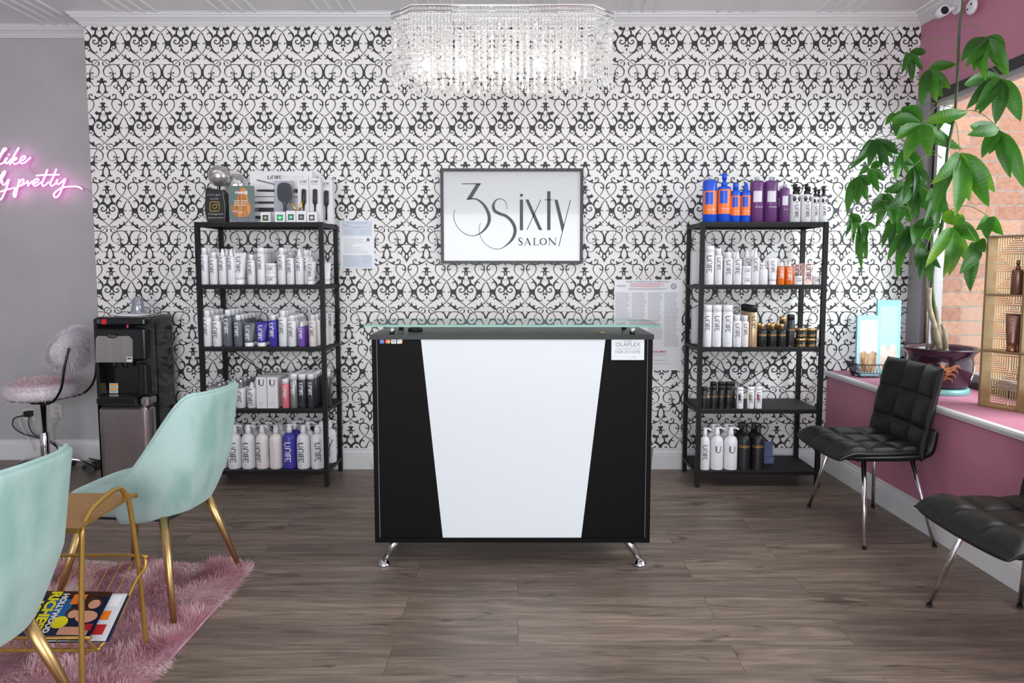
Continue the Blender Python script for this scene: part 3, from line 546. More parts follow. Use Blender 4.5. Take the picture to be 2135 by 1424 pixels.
def cosm(mb, f):
    wtext(mb, f, 'BOARD OF BARBERING AND COSMETOLOGY', 1350, 587.5, 4.5, 1, 90, .02)
    lines(mb, f, 1314, 1388, 591, 600, 3, 3, .35); lines(mb, f, 1310, 1392, 601, 606, 2, 1, .3); flat([[(1286, 598), (1305, 598), (1305, 594), (1286, 594)]], f, mb, 2)
    flat(disc2(1404.5, 597, 6, 20), f, mb, 1); flat([p for p in disc2(1404.5, 597, 4.6, 20)], lambda x, y: (f(x, y)[0], f(x, y)[1]-.0003, f(x, y)[2]), mb, 2)
    for i, x in enumerate((1283, 1317, 1351, 1385)): lines(mb, f, x, x+31, 610, (668, 672, 708, 724)[i], (22, 24, 36, 42)[i], 2, .55)
    wtext(mb, f, 'NOTICE TO CONSUMERS', 1344, 668.5, 2.6, 1, 50)
    wtext(mb, f, 'MESSAGE TO THE CONSUMER', 1338, 733.5, 5.5, 3, 104, .03)
    lines(mb, f, 1300, 1392, 738, 743, 2, 2, .4); lines(mb, f, 1300, 1395, 750, 754, 2, 2, .4); lines(mb, f, 1290, 1410, 758, 760, 1, 3, .3)
paper('wall_notice', 'large white printed regulation poster between the desk and the right rack', 1279, 583, 1423, 772, cosm)
def lic(mb, f):
    flat([[(712.5, 492), (775.5, 492), (775.5, 460.5), (712.5, 460.5)], [(715, 558), (776, 558), (776, 532), (715, 532)]], f, mb, 4)
    g = lambda x, y: (f(x, y)[0], f(x, y)[1]-.0003, f(x, y)[2])
    wtext(mb, g, 'Board of Barbering and Cosmetology', 744, 464.5, 3, 1, 42); wtext(mb, g, 'License', 722, 470, 3, 1, 12, .02); wtext(mb, g, 'Establishment', 745, 474, 3, 1, 25)
    lines(mb, g, 718, 741, 480, 490, 3, 2, .4); lines(mb, g, 751, 762, 480, 490, 2, 2, .4); lines(mb, g, 717, 770, 498, 530, 9, 2, .3, .7); flat(disc2(767.5, 500, 3.6, 14), g, mb, 1)
    wtext(mb, g, 'NOTICE TO PUBLIC', 728, 534, 2.4, 1, 25); wtext(mb, g, 'RECEIPT', 763, 534, 2.4, 1, 16); lines(mb, g, 716, 752, 538, 556, 8, 2, .4); lines(mb, g, 755, 774, 538, 550, 4, 2, .4)
paper('licence_certificate', 'pale blue printed licence taped to the wall beside the left rack', 709.5, 459.5, 779.5, 560, lic, (226, 231, 241))
# ------------------------------------------------------------------ pink neon sign
m_neon = emis('pink_neon_tube', (255, 190, 245), 2.6); m_acr = emis('pink_lit_acrylic', (255, 60, 205), 1.0)  # acrylic backing emits its own pink, standing in for the tubes' halo
NY = 4.80
ns = thing('neon_sign', 'glowing pink neon handwriting on the grey wall', 'neon sign', tuple(P(90, 360, NY)))
def npnt(x, y, Y=NY): return P(x/8.375, 270+y/8.375, Y)
def NW(name, strokes, par):
    mb = MB(); mk = MB()
    for s_ in strokes:
        c = cr(s_, 5); mb.tube([npnt(x, y) for x, y in c], .0052, 8); mk.tube([npnt(x+8, y+8, NY+.018) for x, y in c], .0056, 6)
    o = mb.build(name, m_neon, par); o.matrix_parent_inverse = Matrix.Translation(-ns.location)
    k = mk.build('tube_backing', m_acr, o); return o
NW('neon_word', [[(-120,640),(-60,600),(0,480),(60,390),(105,345),(95,325),(60,345),(20,430),(-20,540),(0,602),(60,580),(100,520),(112,500)], [(125,490),(95,560),(110,592),(150,572),(195,520)], [(158,430),(148,445)],
    [(328,318),(250,450),(195,560),(172,618)], [(190,565),(240,510),(280,490),(288,515),(245,542),(210,555),(250,602),(300,592),(350,556),(410,530),(442,485),(420,463),(370,500),(345,560),(370,592),(430,580),(490,530),(532,488)]], ns)
NW('neon_word', [[(-60,980),(0,850),(55,750),(90,728),(82,770),(20,880),(-20,940)], [(42,890),(40,950),(75,965),(110,930),(158,872),(112,1020),(62,1140),(20,1215),(-20,1225)], [(-20,1095),(40,1075),(100,1055),(180,1035),(262,1018)]], ns)
NW('neon_word', [[(338,872),(312,990),(285,1110),(270,1170),(246,1170),(243,1100),(275,1035),(330,985)], [(322,950),(370,885),(410,872),(405,925),(360,975),(332,990),(400,965),(455,930),(482,895)], [(478,890),(492,925),(488,985),(520,940),(570,900)],
    [(560,955),(620,935),(672,885),(650,858),(600,890),(580,950),(608,984),(665,962),(720,915)], [(830,698),(780,830),(738,930),(748,988),(800,962),(850,918)], [(985,690),(930,830),(882,930),(896,984),(950,962),(1000,900)], [(635,806),(760,794),(900,792),(1036,790)],
    [(1002,868),(990,930),(1015,956),(1070,925),(1140,862),(1105,965),(1055,1095),(1000,1176),(952,1180),(945,1125),(1000,1065),(1090,1015),(1200,998),(1330,995),(1385,1008),(1432,1038)]], ns)
k = MB().tube([npnt(x, y, NY+.012) for x, y in cr([(532,488),(575,470),(560,560),(515,640),(530,720),(600,760),(640,806)], 5)], .002, 5).build('link_cable', M('pink_cable', (200, 120, 190), .4), ns); k.matrix_parent_inverse = Matrix.Translation(-ns.location)
k = MB().tube([npnt(x, y, NY+.04) for x, y in ((1440,1045),(1520,1045),(1600,1110))], .0012, 5).build('hanging_wire', M('grey_wire', (120, 115, 120), .5), ns); k.matrix_parent_inverse = Matrix.Translation(-ns.location)
# ------------------------------------------------------------------ crystal chandelier
CY = 3.30
chd = thing('crystal_chandelier', 'long crystal bead chandelier with lit bulbs hanging over the desk', 'chandelier', (-0.06, CY, 2.545))
def crystal():
    m = bpy.data.materials.new('crystal_bead'); m.use_nodes = True; nt = m.node_tree; N = nt.nodes; L = nt.links; N.remove(N['Principled BSDF'])
    tl = N.new('ShaderNodeBsdfTranslucent'); tl.inputs[0].default_value = (.95, .95, .95, 1); df = N.new('ShaderNodeBsdfDiffuse'); df.inputs[0].default_value = (.9, .9, .9, 1)
    gl = N.new('ShaderNodeBsdfGlossy'); gl.inputs[1].default_value = .04; tr = N.new('ShaderNodeBsdfTransparent')
    a = N.new('ShaderNodeMixShader'); a.inputs[0].default_value = .4; L.new(tl.outputs[0], a.inputs[1]); L.new(df.outputs[0], a.inputs[2])
    b = N.new('ShaderNodeMixShader'); b.inputs[0].default_value = .35; L.new(a.outputs[0], b.inputs[1]); L.new(gl.outputs[0], b.inputs[2])
    c = N.new('ShaderNodeMixShader'); c.inputs[0].default_value = .24; L.new(b.outputs[0], c.inputs[1]); L.new(tr.outputs[0], c.inputs[2])
    L.new(c.outputs[0], N['Material Output'].inputs[0]); return m
m_cry = crystal(); ctop = 2.545
fy = CY - 0.16; xa, xb = XP(858, fy, 2.5) + .06, XP(1238, fy, 2.5) + .06; xe0, xe1 = XP(822, CY, 2.5) + .06, XP(1274, CY, 2.5) + .06
loop = [(xa, -.16), (xb, -.16), (xe1, -.06), (xe1, .06), (xb, .16), (xa, .16), (xe0, .06), (xe0, -.06)]
MB().tube([(p[0], p[1], 0) for p in loop], .006, 6, closed=True).tube([(p[0], p[1], -.02) for p in loop], .004, 6, closed=True).tube([(xe0, 0, 0), (xe1, 0, 0)], .006, 6).tube([(-.25, -.16, 0), (-.25, .16, 0)], .005, 6).tube([(.25, -.16, 0), (.25, .16, 0)], .005, 6).build('frame', m_chrome, chd)
for xx in (-.25, .25): MB().tube([(xx, 0, 0), (xx, 0, CZ-ctop-.03)], .0025, 6).build('suspension_cable', m_chrome, chd)
MB().rbox(-.32, .32, -.05, .05, CZ-ctop-.03, CZ-ctop, .02).build('ceiling_canopy', m_chrome, chd)
def bead(mb, x, y, z, r, h):
    mb.v += [(x, y, z+h), (x+r, y, z), (x, y+r, z), (x-r, y, z), (x, y-r, z), (x, y, z-h)]; o = len(mb.v)-6
    r2 = r*.75
    for a_, b_ in ((1,2),(2,3),(3,4),(4,1)):
        mb.f.append([o, o+a_, o+b_]); mb.f.append([o+5, o+b_, o+a_]); mb.mi += [0, 0]; mb.sm += [False, False]
def strand(pts):
    mb = MB()
    for (x, y, n, tail) in pts:
        z = -.012
        for k in range(n):
            bead(mb, x, y, z, .0078, .0085); z -= .0255
            bead(mb, x, y, z+.0135, .003, .004)
        if tail: bead(mb, x, y, z-.006, .0085, .016)
    return mb
per = []
for i in range(8):
    p, q_ = Vector(loop[i]), Vector(loop[(i+1) % 8]); n = max(1, int((q_-p).length/.0150))
    for k in range(n): c = p.lerp(q_, k/n); per.append((c.x, c.y, i))
front = [c for c in per if c[1] < -.05]; back = [c for c in per if c[1] >= -.05]
inner = []
for yy in (-.09, -.03, .05, .10):
    n = int((xb-xa+.04)/.034)
    for k in range(n): inner.append((xa-.02+k*.034 + random.uniform(-.006, .006), yy + random.uniform(-.01, .01)))
for j, (x, y_, i) in enumerate(front[:100]):
    nb = 10 + (1 if j % 3 == 0 else 0) if i == 0 else 11 + j % 2
    strand([(x, y_, nb, True)]).build('crystal_strand', m_cry, chd, False)
rest = [(x, y_, 10 + random.randint(0, 1), True) for x, y_, i in back] + [(x, y_, 9 + random.randint(0, 3), True) for x, y_ in inner] + [(x, y_, 11, True) for x, y_, i in front[100:]]
tag(strand(rest).build('crystal_curtain', m_cry, chd, False), None, None, None, 'stuff')
m_bulb = emis('lit_bulb', (255, 250, 240), 44)
for px in (889, 965, 1040, 1120, 1203):
    x = XP(px, CY, 2.38) + .06
    b_ = MB().lathe([(.006, 0), (.012, .004), (.018, .02), (.017, .034), (.010, .05)], 14, T=Matrix.Translation((x, 0, -.235))).build('bulb', m_bulb, chd)
    MB().lathe([(.011, 0), (.011, .05), (.006, .19)], 10, T=Matrix.Translation((x, 0, -.187))).build('lamp_holder', m_chrome, b_)
# ------------------------------------------------------------------ velvet shell chairs
def velvet(name='mint_velvet', c1=(138, 175, 167), c2=(166, 194, 189)):
    m = noisy(name, c1, c2, 8.0, .8, stretch=(1, 1, .5), detail=9, lo=.34, hi=.54, bump=.05, bscale=80, sheen=.5); b = m.node_tree.nodes['Principled BSDF']; b.inputs['Sheen Roughness'].default_value = .4
    b.inputs['Sheen Tint'].default_value = lin((215, 240, 235)) + (1,); return m
m_vel = velvet(); m_gold = M('satin_gold_metal', (200, 168, 116), .36, 1.0); m_gold2 = M('painted_gold', (184, 146, 76), .38, .7)
def velvet_chair(label):
    t = thing('velvet_chair', label, 'chair', (0, 0, 0))          # local: faces +x
    N_ = 40; MV = 16; vs = []; th = .032
    def pt(s, v, off):                                             # s -1..1 round the back, v 0..1 upwards
        a = s*1.0; ang = PI + a*PI*.56
        c, sn = math.cos(ang), math.sin(ang); e = .72
        hw, dp = .245, .265
        x = (abs(c)**e)*(1 if c > 0 else -1)*dp; yy = (abs(sn)**e)*(1 if sn > 0 else -1)*hw
        if c > 0: x = c*dp*.9
        f = 1 - min(1, max(0, (abs(s)-.36)/.64)); f = f*f*(3-2*f)
        top = .50 + .375*f**.85 if True else 0
        bot = .358 + .03*f; z = bot + (top-bot)*v
        k = (z-bot)/.49; tap = .70 + .30*min(1, max(0, z-.36)/.24)**.6
        x = x*tap - .075*max(0, k)*abs(min(0, c))**.4*(1 if c < 0 else 0); yy = yy*tap*(1 + .03*k)
        n = Vector((c, sn*1.0, 0)).normalized(); x -= n.x*off; yy -= n.y*off
        return (x, yy, z + (0.006 if off > 0 and v > .98 else 0))
    for off in (0, th):
        for j in range(MV+1):
            for i in range(N_+1): vs.append(pt(-1+2*i/N_, j/MV, off))
    K = (N_+1)*(MV+1); fs = []
    for o, fl in ((0, 1), (K, 0)):
        for j in range(MV):
            for i in range(N_): fs.append((o+j*(N_+1)+i, o+j*(N_+1)+i+1, o+(j+1)*(N_+1)+i+1, o+(j+1)*(N_+1)+i))
    for j in (0, MV):
        for i in range(N_): a = j*(N_+1)+i; fs.append((a, a+1, K+a+1, K+a))
    for i in (0, N_):
        for j in range(MV): a = j*(N_+1)+i; b = (j+1)*(N_+1)+i; fs.append((a, b, K+b, K+a))
    sh = MB().add(vs, fs, 0, True).build('backrest', m_vel, t)
    bv = sh.modifiers.new('round', 'BEVEL'); bv.width = .009; bv.segments = 3; bv.limit_method = 'ANGLE'; bv.angle_limit = math.radians(50)
    MB().tube([pt(-1+2*i/N_, 1, th/2) for i in range(N_+1)], .0055, 8).build('piping', m_vel, sh)
    # seat: rounded pad from the shell forwards
    mb = MB(); rows = []; ol = []
    for k in range(48):
        a = 2*PI*k/48; c, sn = math.cos(a), math.sin(a); e = .55
        ol.append(((abs(c)**e)*(1 if c > 0 else -1)*.245+.035, (abs(sn)**e)*(1 if sn > 0 else -1)*(.235 if c > 0 else .215)))
    lay = [(.385, .72), (.39, .78), (.42, .89), (.45, .96), (.465, 1.0), (.472, .985), (.484, .94), (.490, .8), (.492, .5), (.492, .15)]
    vs = [(.035+(p[0]-.035)*s_, p[1]*s_, z + (.0 if p[0] < .1 else -.012*((p[0]-.1)/.18)**2*(1 if z > .4 else 0))) for z, s_ in lay for p in ol]; n = 48
    fs = [[j*n+i, j*n+(i+1) % n, (j+1)*n+(i+1) % n, (j+1)*n+i] for j in range(len(lay)-1) for i in range(n)] + [list(range(n))[::-1], [(len(lay)-1)*n+i for i in range(n)]]
    MB().add(vs, fs, 0, True).build('seat', m_vel, t)
    MB().rbox(-.17, .2, -.17, .17, .372, .386, .04).build('underframe', M('black_plate', (25, 25, 25), .6), t)
    for x0, y0_, x1, y1_ in ((-.14, .15, -.23, .25), (-.14, -.15, -.23, -.25), (.19, .16, .28, .24), (.19, -.16, .28, -.24)):
        MB().tube([(x0, y0_, .385), ((x0+x1)/2, (y0_+y1_)/2, .20), (x1, y1_, .006)], [.0185, .0155, .0105], 16).build('leg', m_gold, t)
    return t
ca = velvet_chair('mint green velvet chair with gold legs, standing on the pink rug behind the gold table')
ca.location = (-1.53, 2.80, .012); ca.rotation_euler = (0, 0, PI-.10)
cb = copy_tree(ca); tag(cb, 'mint green velvet chair nearest the viewer at the left edge, partly cut off')
cb.location = (-1.548, 1.72, .012); cb.rotation_euler = (0, 0, PI-.10)
for c_ in (ca, cb): c_['group'] = 'mint velvet chairs on the rug'
# ------------------------------------------------------------------ gold side table with magazine sling
tb = thing('side_table', 'gold metal side table with wire magazine rack between the velvet chairs', 'side table', (-1.52, 2.2, .012))
def tp(name, mb, mat=m_gold2, par=None): return mb.build(name, mat, par or tb)
TZ = .60
tp('table_top', MB().box(-.20, .205, -.215, .105, TZ-.012, TZ-.006).box(-.20, .205, -.215, -.211, TZ-.022, TZ-.0121).box(-.20, .205, .101, .105, TZ-.022, TZ-.0121))
def hoop(x): return cr([(x-.01, -.19, 0), (x+.0, -.185, .3), (x+.01, -.18, .53), (x+.005, -.165, .58), (x+.0, -.115, .612), (x-.0, -.05, .628), (x-.0, .01, .634), (x-.0, .05, .626), (x+.0, .078, .592), (x+.003, .092, .55), (x+.0, .135, .3), (x-.01, .176, 0)], 6)
for x in (.18, -.18):
    h = tp('hoop_leg', MB().tube(hoop(x), .0085, 10))
    tp('foot_cap', MB().lathe([(.0095, 0), (.0095, .012)], 10, T=Matrix.Translation((x-.01, .176, -.004))).lathe([(.0095, 0), (.0095, .012)], 10, T=Matrix.Translation((x-.01, -.19, -.004))), M('black_rubber', (20, 20, 20), .8), h)
rl = cr([(-.20, .15, .352), (.16, .15, .352), (.195, .148, .340), (.20, .13, .31), (.20, .07, .290), (.205, -.05, .212), (.19, -.115, .171), (.15, -.13, .165), (-.20, -.13, .165)], 6)
tp('rack_rail', MB().tube(rl, .006, 8))
tp('rack_rail', MB().tube(cr([(.185, -.125, .165), (.19, -.145, .18), (.185, -.175, .23)], 4), .004, 6).tube([(-.2, -.175, .23), (.2, -.175, .23)], .005, 8))
for i in range(10):
    x = -.17 + i*.037; tp('rack_wire', MB().tube(cr([(x+.0, .15, .352), (x, .03, .278), (x, -.13, .165), (x, -.15, .18), (x, -.175, .23)], 3), .0017, 5))
# magazines lying in the sling
def magazine(dx, dy, w, h, rot, lift, cover, label):
    mb = MB(); n = 10
    def f(u, v):        # u across (x), v down the slope 0..1
        y_ = .015 - v*h*.66; z = .252 + .668*y_ + .007 + lift
        x = u; ca_, sa = math.cos(rot), math.sin(rot); yy = y_; return Vector((dx + x*ca_ - (yy-.02)*sa*.6, dy + yy + x*sa*.8, z + .0))
    def top(u, v): p = f(u, v); return (p.x, p.y, p.z)
    vs = []; fs = []
    for j in range(n+1):
        for u in (-w/2, w/2): vs.append(top(u, j/n))
    m_ = len(vs); vs += [(p[0]-.0, p[1]-.004, p[2]-.005) for p in vs]
    for j in range(n): a = 2*j; fs += [(a, a+1, a+3, a+2), (m_+a, m_+a+2, m_+a+3, m_+a+1), (a, a+2, m_+a+2, m_+a), (a+1, m_+a+1, m_+a+3, a+3)]
    fs += [(0, m_, m_+1, 1), (2*n, 2*n+1, m_+2*n+1, m_+2*n)]
    mb.add(vs, fs, 0)
    mats = [M('magazine_cover_%d' % sum(cover[0]), cover[0], .25), M('magazine_yellow', (225, 215, 30), .3), M('magazine_white', (225, 225, 228), .3), M('magazine_red', (180, 40, 45), .3), M('magazine_skin', (205, 150, 125), .3), M('magazine_blue', (30, 95, 150), .3), M('magazine_orange', (225, 120, 40), .3), M('magazine_hair', (60, 38, 30), .3), M('magazine_purple', (80, 50, 120), .3)]
    def g(u, v, k=1): p = f((u-.5)*w, 1-v if False else v); return (p.x, p.y + .0006*k, p.z + .0012*k)
    cover[1](mb, g); tag(mb.build('magazine', mats), label, 'magazine', 'magazines in the wire rack').parent = None
    o = C.objects[-1]; o.location = tb.location; return o
def blob(mb, g, cx, cy, rx_, ry_, mi, k=2): flat([[(cx + rx_*math.cos(t*PI/8), cy + ry_*math.sin(t*PI/8)) for t in range(16)]], lambda x, y: g(x, y, k), mb, mi)
def sub(mb, g, a, b, c, d, mi, k=1):
    for i in range(4):
        for j in range(4): x0, x1 = a+(c-a)*i/4, a+(c-a)*(i+1)/4; y0, y1 = b+(d-b)*j/4, b+(d-b)*(j+1)/4; flat([[(x0, y0), (x1, y0), (x1, y1), (x0, y1)]], lambda x, y: g(x, y, k), mb, mi)
def rich(mb, g):
    sub(mb, g, .0, .0, 1, .12, 7); sub(mb, g, .30, .18, .60, .62, 5, 1)
    T_ = lambda t, u, v, s, mi, b=.04, k=3: put_text(mb, t, lambda x, y: g(u+y*1.0, v-x*-1.0, k), s, 0, 0, mi, b)
    # letters read down the slope, their tops towards the right
    def down(t, u, v, size, length, mi): put_text(mb, t, lambda x, y: g(u+y, v+x, 3), size, 0, 0, mi, .05, width=length)
    down('RICHEST', .33, .50, .17, .95, 1); down('KIDS', .17, .55, .17, .62, 1); down('HOLLYWOOD', .455, .50, .10, .85, 2)
    blob(mb, g, .06, .14, .07, .11, 7); blob(mb, g, .07, .17, .05, .08, 4, 3)
    blob(mb, g, .80, .28, .16, .15, 7); blob(mb, g, .86, .30, .07, .10, 4, 3); blob(mb, g, .66, .48, .09, .12, 7); blob(mb, g, .67, .52, .06, .09, 4, 3); blob(mb, g, .84, .56, .13, .13, 4, 2)
    sub(mb, g, .56, .08, .72, .30, 6, 2); blob(mb, g, .56, .70, .10, .13, 1, 3); sub(mb, g, .60, .78, .95, .95, 4, 2); sub(mb, g, .88, .72, .97, .86, 3, 3)
def plainmag(c1, c2):
    def d(mb, g): sub(mb, g, .05, .05, .95, .3, c1); sub(mb, g, .1, .4, .9, .6, c2); sub(mb, g, .55, .7, .92, .92, 3); sub(mb, g, .2, .68, .45, .9, 7)
    return d
magazine(.11, -.0, .20, .19, .06, .0, ((40, 45, 60), plainmag(2, 8)), 'purple edged magazine lowest in the rack, furthest to the right')
magazine(.085, .0, .24, .195, .02, .008, ((205, 205, 212), plainmag(2, 6)), 'pale magazine tucked under the top magazine in the wire rack')
magazine(.02, .0, .28, .20, -.04, .016, ((18, 32, 58), rich), 'dark blue magazine with large yellow headline on top of the rack pile')
# ------------------------------------------------------------------ pink shag rug
rug = thing('shag_rug', 'dusty pink shag rug with white tips under the velvet chairs', 'rug', (-2.2, 2.05, 0))
RX0, RX1, RYa, RYb = -3.2, -1.225, 1.05, 3.09
MB().rbox(RX0+2.2, RX1+2.2, RYa-2.05, RYb-2.05, 0.0, 0.010, .02).build('rug_backing', M('rug_backing', (196, 150, 168), .8), rug)
def seethru(m, c, k=.35):            # thin fibres let some light through
    nt = m.node_tree; N = nt.nodes; L = nt.links; tl = N.new('ShaderNodeBsdfTranslucent'); L.new(c.outputs[0], tl.inputs[0]); mx = N.new('ShaderNodeMixShader'); mx.inputs[0].default_value = k
    L.new(N['Principled BSDF'].outputs[0], mx.inputs[1]); L.new(tl.outputs[0], mx.inputs[2]); L.new(mx.outputs[0], N['Material Output'].inputs[0]); return m
def shag_mat():
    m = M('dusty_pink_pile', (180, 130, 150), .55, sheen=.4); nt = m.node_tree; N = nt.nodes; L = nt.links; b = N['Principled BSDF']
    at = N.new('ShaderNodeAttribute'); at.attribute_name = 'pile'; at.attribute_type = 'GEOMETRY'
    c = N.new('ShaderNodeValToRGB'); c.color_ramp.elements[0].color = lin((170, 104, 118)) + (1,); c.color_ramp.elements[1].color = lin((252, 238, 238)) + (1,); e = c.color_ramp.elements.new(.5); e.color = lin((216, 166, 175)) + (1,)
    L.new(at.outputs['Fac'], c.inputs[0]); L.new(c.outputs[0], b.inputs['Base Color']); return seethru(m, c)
def blades(name, spots, mat, parent, attr):
    vs = []; fs = []; av = []
    for (p, d, l, w, c) in spots:
        p = Vector(p); d = Vector(d).normalized(); s_ = d.cross(Vector((0, 0, 1))); s_ = s_.normalized()*w if s_.length > 1e-4 else Vector((w, 0, 0))
        o = len(vs); m1 = p + d*l*.5 + Vector((0, 0, l*.06)); e = p + d*l - Vector((0, 0, l*.12))
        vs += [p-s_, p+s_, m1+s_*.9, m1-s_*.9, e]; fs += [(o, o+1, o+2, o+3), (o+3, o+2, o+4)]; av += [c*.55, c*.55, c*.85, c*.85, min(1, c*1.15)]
    me = bpy.data.meshes.new(name); me.from_pydata([tuple(v) for v in vs], [], fs); me.materials.append(mat)
    a = me.attributes.new(attr, 'FLOAT', 'POINT'); a.data.foreach_set('value', av); o = bpy.data.objects.new(name, me); C.objects.link(o); o.parent = parent; return tag(o, None, None, None, 'stuff')
sp = []
for i in range(115000):
    x = random.uniform(RX0, RX1); y_ = random.uniform(RYa, RYb)
    if x < -2.3 and random.random() < .6: continue
    n1 = noise.noise(Vector((x*5, y_*5, 0))); n2 = noise.noise(Vector((x*5+9, y_*5+3, 2))); tilt = .45 + .35*noise.noise(Vector((x*11, y_*11, 5)))
    d = (n1*2.2 + random.gauss(.25, .2), n2*2.2 + random.gauss(-.2, .2), tilt + .18)
    if RX1 - x < .04: d = (d[0]+.5, d[1], .35)
    if RYb - y_ < .04: d = (d[0], d[1]+.3, .5)
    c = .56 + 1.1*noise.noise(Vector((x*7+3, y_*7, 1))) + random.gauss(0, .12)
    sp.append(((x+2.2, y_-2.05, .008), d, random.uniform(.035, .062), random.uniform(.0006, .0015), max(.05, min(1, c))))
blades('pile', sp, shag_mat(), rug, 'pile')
# ------------------------------------------------------------------ black tufted side chairs
m_lea = noisy('black_leatherette', (11, 11, 12), (15, 15, 16), 5, .38, bump=.12, bscale=260, spec=.4)
def padgrid(w, d, th, nu, nv, puff, fn, name, mat, parent, res=42):
    def cell(t, n):
        q_ = abs(math.sin(PI*n*(t+1)/2)); return min(1, q_*1.15)**.42
    vs = []; R_ = res
    for side in (1, -1):
        for j in range(R_+1):
            for i in range(R_+1):
                u = -1+2*i/R_; v = -1+2*j/R_; ed = max(0, 1-abs(u)**10)**.35*max(0, 1-abs(v)**10)**.35
                z = side*th/2*ed + (puff*(cell(u, nu)*cell(v, nv)-.6)*ed if side > 0 else 0); vs.append(tuple(fn(u*w/2, v*d/2, z)))
    K = (R_+1)**2; fs = []
    for o in (0, K):
        for j in range(R_):
            for i in range(R_): a = o+j*(R_+1)+i; fs.append((a, a+1, a+R_+2, a+R_+1))
    for i in range(R_):
        for a, b in ((i, i+1), (R_*(R_+1)+i, R_*(R_+1)+i+1), (i*(R_+1), (i+1)*(R_+1)), (i*(R_+1)+R_, (i+1)*(R_+1)+R_)): fs.append((a, b, K+b, K+a))
    return MB().add(vs, fs, 0, True).build(name, mat, parent)
def side_chair(label):
    t = thing('side_chair', label, 'chair', (0, 0, 0))      # local: faces +x
    def seatf(x, y, z): s = x/.23; return Vector((x+.01, y*(1+.06*s), .462 + z + .018*s*s*(1 if s > 0 else .3) - (.022*max(0, s-.55)**2*9) + .010*(1-(y/.22)**2)*-1))
    padgrid(.47, .48, .066, 3, 3, .020, seatf, 'seat', m_lea, t)
    def backf(x, y, z):    # x runs up the back, y across
        h = .235 + x; zz = .418 + h; lean = -.205 - .085*(h/.47)**1.3 + .030*(y/.25)**2
        return Vector((lean + z, y*(1-.02*h), zz))
    b = padgrid(.47, .49, .056, 3, 3, .020, backf, 'backrest', m_lea, t)
    # curved shell joining seat and back
    pr = cr([(.20, .430), (.05, .425), (-.12, .425), (-.19, .432), (-.235, .455), (-.25, .50), (-.258, .56)], 4)
    mb = MB(); n = len(pr); vs = [(p[0]-dx*.0, s_*.235, p[1]) for s_ in (-1, 1) for p in pr for dx in (0,)] + [(p[0]+.02, s_*.235, p[1]+.02) for s_ in (-1, 1) for p in pr]
    fs = [(i, i+1, n+i+1, n+i) for i in range(n-1)] + [(2*n+i, 3*n+i, 3*n+i+1, 2*n+i+1) for i in range(n-1)] + [(i, 2*n+i, 2*n+i+1, i+1) for i in range(n-1)] + [(n+i, n+i+1, 3*n+i+1, 3*n+i) for i in range(n-1)]
    MB().add(vs, fs, 0, True).build('seat_shell', m_lea, t)
    MB().box(-.18, .12, -.18, .18, .405, .424).build('underframe', M('dark_steel_plate', (40, 40, 42), .5, .5), t)
    for x0, y0_, x1, y1_ in ((.08, .17, .13, .30), (.08, -.17, .13, -.30), (-.17, .17, -.235, .28), (-.17, -.17, -.235, -.28)):
        lg = MB().tube([(x0, y0_, .41), (x1, y1_, .008)], [.0125, .0095], 14).build('leg', m_chrome, t)
        MB().lathe([(.0115, 0), (.0115, .010)], 12, T=Matrix.Translation((x1, y1_, 0))).build('foot_cap', M('black_rubber', (20, 20, 20), .8), lg)
    return t
c1_ = side_chair('black tufted leatherette chair with chrome legs, nearer the papered wall'); c1_['group'] = 'black chairs along the window ledge'
c1_.location = (1.83, 3.57, 0); c1_.rotation_euler = (0, 0, PI+.03)
c2_ = copy_tree(c1_); tag(c2_, 'black tufted leatherette chair at the right edge, partly cut off'); c2_.location = (1.825, 2.40, 0)
# ------------------------------------------------------------------ shelf products
GLY = [[(0,1),(0,.25)], [(0,.25),(.1,.06),(.3,0),(.5,.08),(.58,.25)], [(.58,.25),(.58,1)], [(.9,0),(.9,.75)], [(.9,.75),(1.0,.95),(1.2,1),(1.4,.93),(1.48,.75)], [(1.48,.75),(1.48,0)],
       [(1.8,0),(1.8,1)], [(2.1,0),(2.1,.97)], [(1.98,.98),(2.62,.98)], [(3.1,.96),(2.75,.93),(2.5,.72),(2.44,.5),(2.5,.28),(2.75,.07),(3.1,.02)], [(2.46,.5),(2.95,.5)]]
def glyph_polys():
    out = []
    for k, s_ in enumerate(GLY):
        w = .20 if k in (0, 3, 6, 7) else (.15 if k in (1, 4, 9) else .11)
        if len(s_) == 2: s_ = [(s_[0][0]+(s_[1][0]-s_[0][0])*t/6, s_[0][1]+(s_[1][1]-s_[0][1])*t/6) for t in range(7)]; out += ribbon([(x, y_, w) for x, y_ in s_], 1, False)
        else: out += ribbon([(x, y_, w) for x, y_ in s_], 3)
    return out
GP = glyph_polys()
INK = M('grey_lettering', (92, 94, 102), .5); INKW = M('white_lettering', (225, 225, 232), .5); GOLD = M('gold_lettering', (205, 160, 90), .35, .6); INKD = M('dark_lettering', (45, 45, 50), .5)
